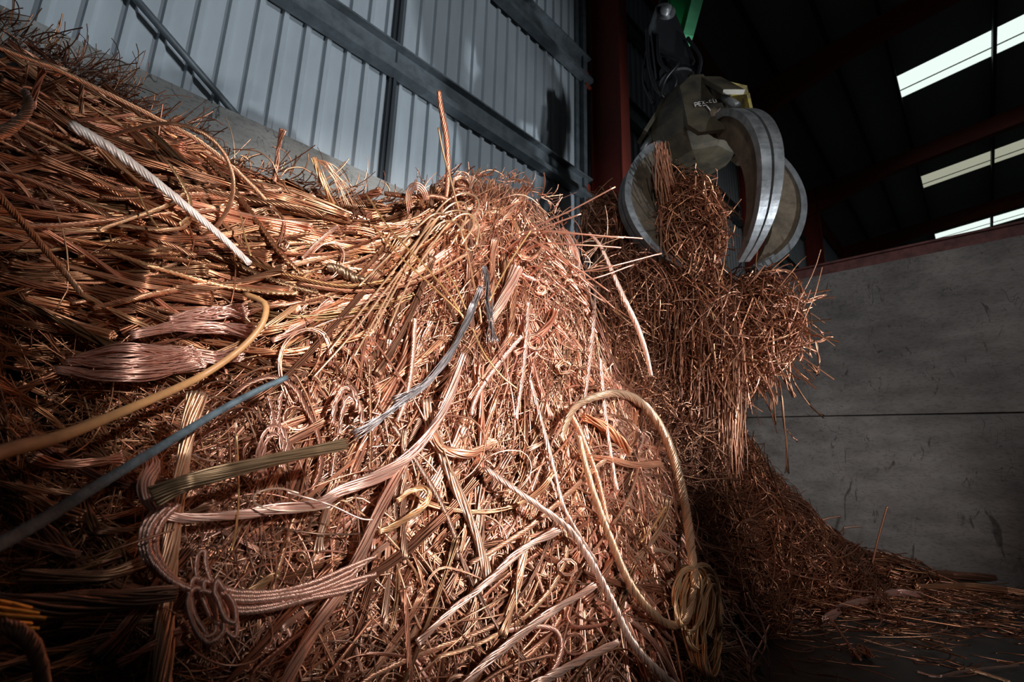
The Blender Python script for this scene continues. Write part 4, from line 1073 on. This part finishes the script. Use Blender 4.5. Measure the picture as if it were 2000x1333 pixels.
# faceted hub: stacked octagons
def lathe(acc, prof, seg, mi=0, smooth=False, ph=0.0, off=(0, 0)):
    v = []
    for r_, z_ in prof:
        for k_ in range(seg):
            t_ = 2 * math.pi * k_ / seg + ph; v.append(gl(r_ * math.cos(t_) + off[0], r_ * math.sin(t_) + off[1], z_))
    n_ = len(prof); idx = np.arange(n_ * seg).reshape(n_, seg)
    q = np.stack([idx[:-1], np.roll(idx[:-1], -1, 1), np.roll(idx[1:], -1, 1), idx[1:]], -1).reshape(-1, 4)
    acc.add(np.array(v), [q, idx[:1, ::-1], idx[-1:]], mi=mi, smooth=smooth)


A_ = Acc(); lathe(A_, [(0.10, 0.10), (0.30, 0.14), (0.46, 0.30), (0.48, 0.46), (0.42, 0.66), (0.30, 0.88), (0.16, 0.92)], 8, ph=.2, off=(-.06, 0))
hub = A_.build('hub_housing', [M_HUB], grab)
# front cover plate with worn white lettering
A_ = Acc()
fc = [(-0.24, .24), (-0.20, .74), (-0.06, .88), (0.06, .88), (0.16, .34), (0.10, .16), (-0.16, .14)]
fv = [gl(x - .10, -0.47 + (z - .1) * 0.22, z) for x, z in fc] + [gl(x - .10, -0.52 + (z - .1) * 0.22, z) for x, z in fc]
k = len(fc); idx = np.arange(k)
A_.add(np.array(fv), [np.array([idx]), np.array([idx[::-1] + k]), np.stack([idx, np.roll(idx, -1), np.roll(idx, -1) + k, idx + k], 1)], smooth=False)
cp = A_.build('cover_plate', [M_HUB], hub)
A_ = Acc()
def mark(x0, z0, x1, z1, w_=0.008):
    a0 = gl(x0 - .1, -0.535 + (z0 - .1) * .22, z0); a1 = gl(x1 - .1, -0.535 + (z1 - .1) * .22, z1)
    tubes(A_, np.array([[a0, (a0 + a1) / 2, a1]]), w_, 4)
xx = -0.13
for seg_ in ([(0, 0, 0, .05), (0, .05, .025, .05), (.025, .05, .025, .025), (0, .025, .025, .025)], [(0, 0, 0, .05), (0, .05, .022, .05), (0, .025, .02, .025), (0, 0, .022, 0)],
             [(0, .01, .025, .05), (0, .05, .025, .01)], [(0, .02, .022, .02)], [(0, .01, .02, .01), (0, .04, .02, .04), (0, .01, 0, .04)], [(0, 0, 0, .05), (.025, 0, .025, .05), (0, 0, .025, 0)]):
    for a0, b0, a1, b1 in seg_: mark(xx + a0, .44 + b0 + (xx + .13) * .22, xx + a1, .44 + b1 + (xx + .13) * .22, .0035)
    xx += 0.036
mark(-0.03, .45, 0.0, .36, .006); mark(0.05, .36, 0.09, .40, .004); mark(-0.02, .455, -.06, .445, .004)
A_.build('worn_lettering', [M_WHITE], cp)
# yellow shackle block to the right of the hub
A_ = Acc()
for (x0, x1, y0, y1, z0, z1) in ((0.16, 0.36, -.34, -.16, .70, .80), (0.16, 0.19, -.34, -.16, .48, .72), (0.34, 0.37, -.34, -.16, .48, .72)):
    v = np.array([gl(x, y, z - (x - .16) * .35) for x in (x0, x1) for y in (y0, y1) for z in (z0, z1)])
    A_.add(v, [[(0, 1, 3, 2), (4, 6, 7, 5), (0, 4, 5, 1), (2, 3, 7, 6), (0, 2, 6, 4), (1, 5, 7, 3)]], smooth=False)
A_.build('yellow_bracket', [M_YEL], grab)
# rotator, link and hoses
A_ = Acc(); lathe(A_, [(0.15, 0.88), (0.17, 0.92), (0.17, 1.02), (0.13, 1.05), (0.13, 1.16), (0.16, 1.18), (0.16, 1.26), (0.10, 1.30)], 20, off=(-.14, 0), smooth=False)
rot = A_.build('rotator', [M_BLACK], grab)
A_ = Acc(); lathe(A_, [(0.175, 1.10), (0.175, 1.13)], 20, off=(-.14, 0)); A_.build('steel_collar', [M_TINE], rot)
A_ = Acc()
def plank(x0, x1, w0, w1, z0, z1, y0, y1, acc):
    v = [gl(x0 - w0, y, z0) for y in (y0, y1)] + [gl(x0 + w0, y, z0) for y in (y0, y1)] + [gl(x1 - w1, y, z1) for y in (y0, y1)] + [gl(x1 + w1, y, z1) for y in (y0, y1)]
    acc.add(np.array(v), [[(0, 1, 3, 2), (4, 6, 7, 5), (0, 4, 5, 1), (2, 3, 7, 6), (0, 2, 6, 4), (1, 5, 7, 3)]], smooth=False)
plank(-.14, -.19, .17, .09, 1.24, 1.95, -.12, -.07, A_); plank(-.14, -.19, .17, .09, 1.24, 1.95, .07, .12, A_); plank(-.14, -.19, .10, .06, 1.24, 1.7, -.07, .07, A_)
link = A_.build('hanger_link', [M_BLACK], grab)
A_ = Acc(); pc = gl(-.19, 0, 1.88); tubes(A_, np.array([[pc - hy * .17, pc, pc + hy * .17]]), 0.055, 16)
tubes(A_, np.array([[pc - hy * .12, pc, pc + hy * .12]]), 0.11, 20); A_.build('hanger_pin', [M_TINE], link)
for j, hp in enumerate([[(-.38, -.05, 1.75), (-.44, -.1, 1.3), (-.42, -.12, .95), (-.30, -.1, .8)], [(-.30, -.1, 1.6), (-.36, -.18, 1.2), (-.24, -.2, .98), (-.30, -.16, .82)], [(-.32, -.12, 1.35), (-.20, -.22, 1.15), (-.34, -.2, .98), (-.38, -.1, .85)],
                        [(-.02, -.15, 1.5), (.04, -.2, 1.2), (-.02, -.2, .98)], [(-.36, .1, 1.6), (-.46, .05, 1.2), (-.40, .05, .9)]]):
    A_ = Acc(); q = spline([gl(*h_) for h_ in hp], 24); tubes(A_, q[None], 0.019, 8); A_.build('hydraulic_hose', [M_BLACK], grab)

# the green boom that carries the grab
boom = bpy.data.objects.new('loader_boom', None); C.objects.link(boom); boom.location = GC + gl(-.19, 0, 1.9)
put(boom, 'bright green steel boom of the material handler coming down to the grab', 'boom')
B0 = gl(.13, 0.10, -0.28); B1 = gl(1.05, 0.7, 2.2)
dv = norm(B1 - B0); sd = norm(np.cross(dv, hy)); dp = np.cross(sd, dv)
A_ = Acc()
def boxbar(acc, p0, p1, s_, d_, w0, w1, h0, h1):
    v = [p + s_ * a_ * w_ + d_ * b_ * h_ for p, w_, h_ in ((p0, w0, h0), (p1, w1, h1)) for a_, b_ in ((-1, -1), (1, -1), (1, 1), (-1, 1))]
    acc.add(np.array(v), [[(0, 1, 5, 4), (1, 2, 6, 5), (2, 3, 7, 6), (3, 0, 4, 7), (3, 2, 1, 0), (4, 5, 6, 7)]], smooth=False)
sd2 = norm(hx - dv * (hx @ dv)); dp2 = norm(np.cross(dv, sd2))
boxbar(A_, B0, B1, sd2, dp2, 0.13, 0.22, 0.10, 0.2)
A_.build('boom_arm', [M_GREEN], boom)
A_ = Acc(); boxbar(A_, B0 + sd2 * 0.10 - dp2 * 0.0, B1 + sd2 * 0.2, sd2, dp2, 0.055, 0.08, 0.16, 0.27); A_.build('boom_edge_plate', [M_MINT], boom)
A_ = Acc(); tubes(A_, np.array([[B0 - sd2 * .2 + dv * .3, B0 - sd2 * .24 + dv * 1.0, B0 - sd2 * .28 + dv * 2.2]]), 0.05, 12); A_.build('boom_ram', [M_BLACK], boom)
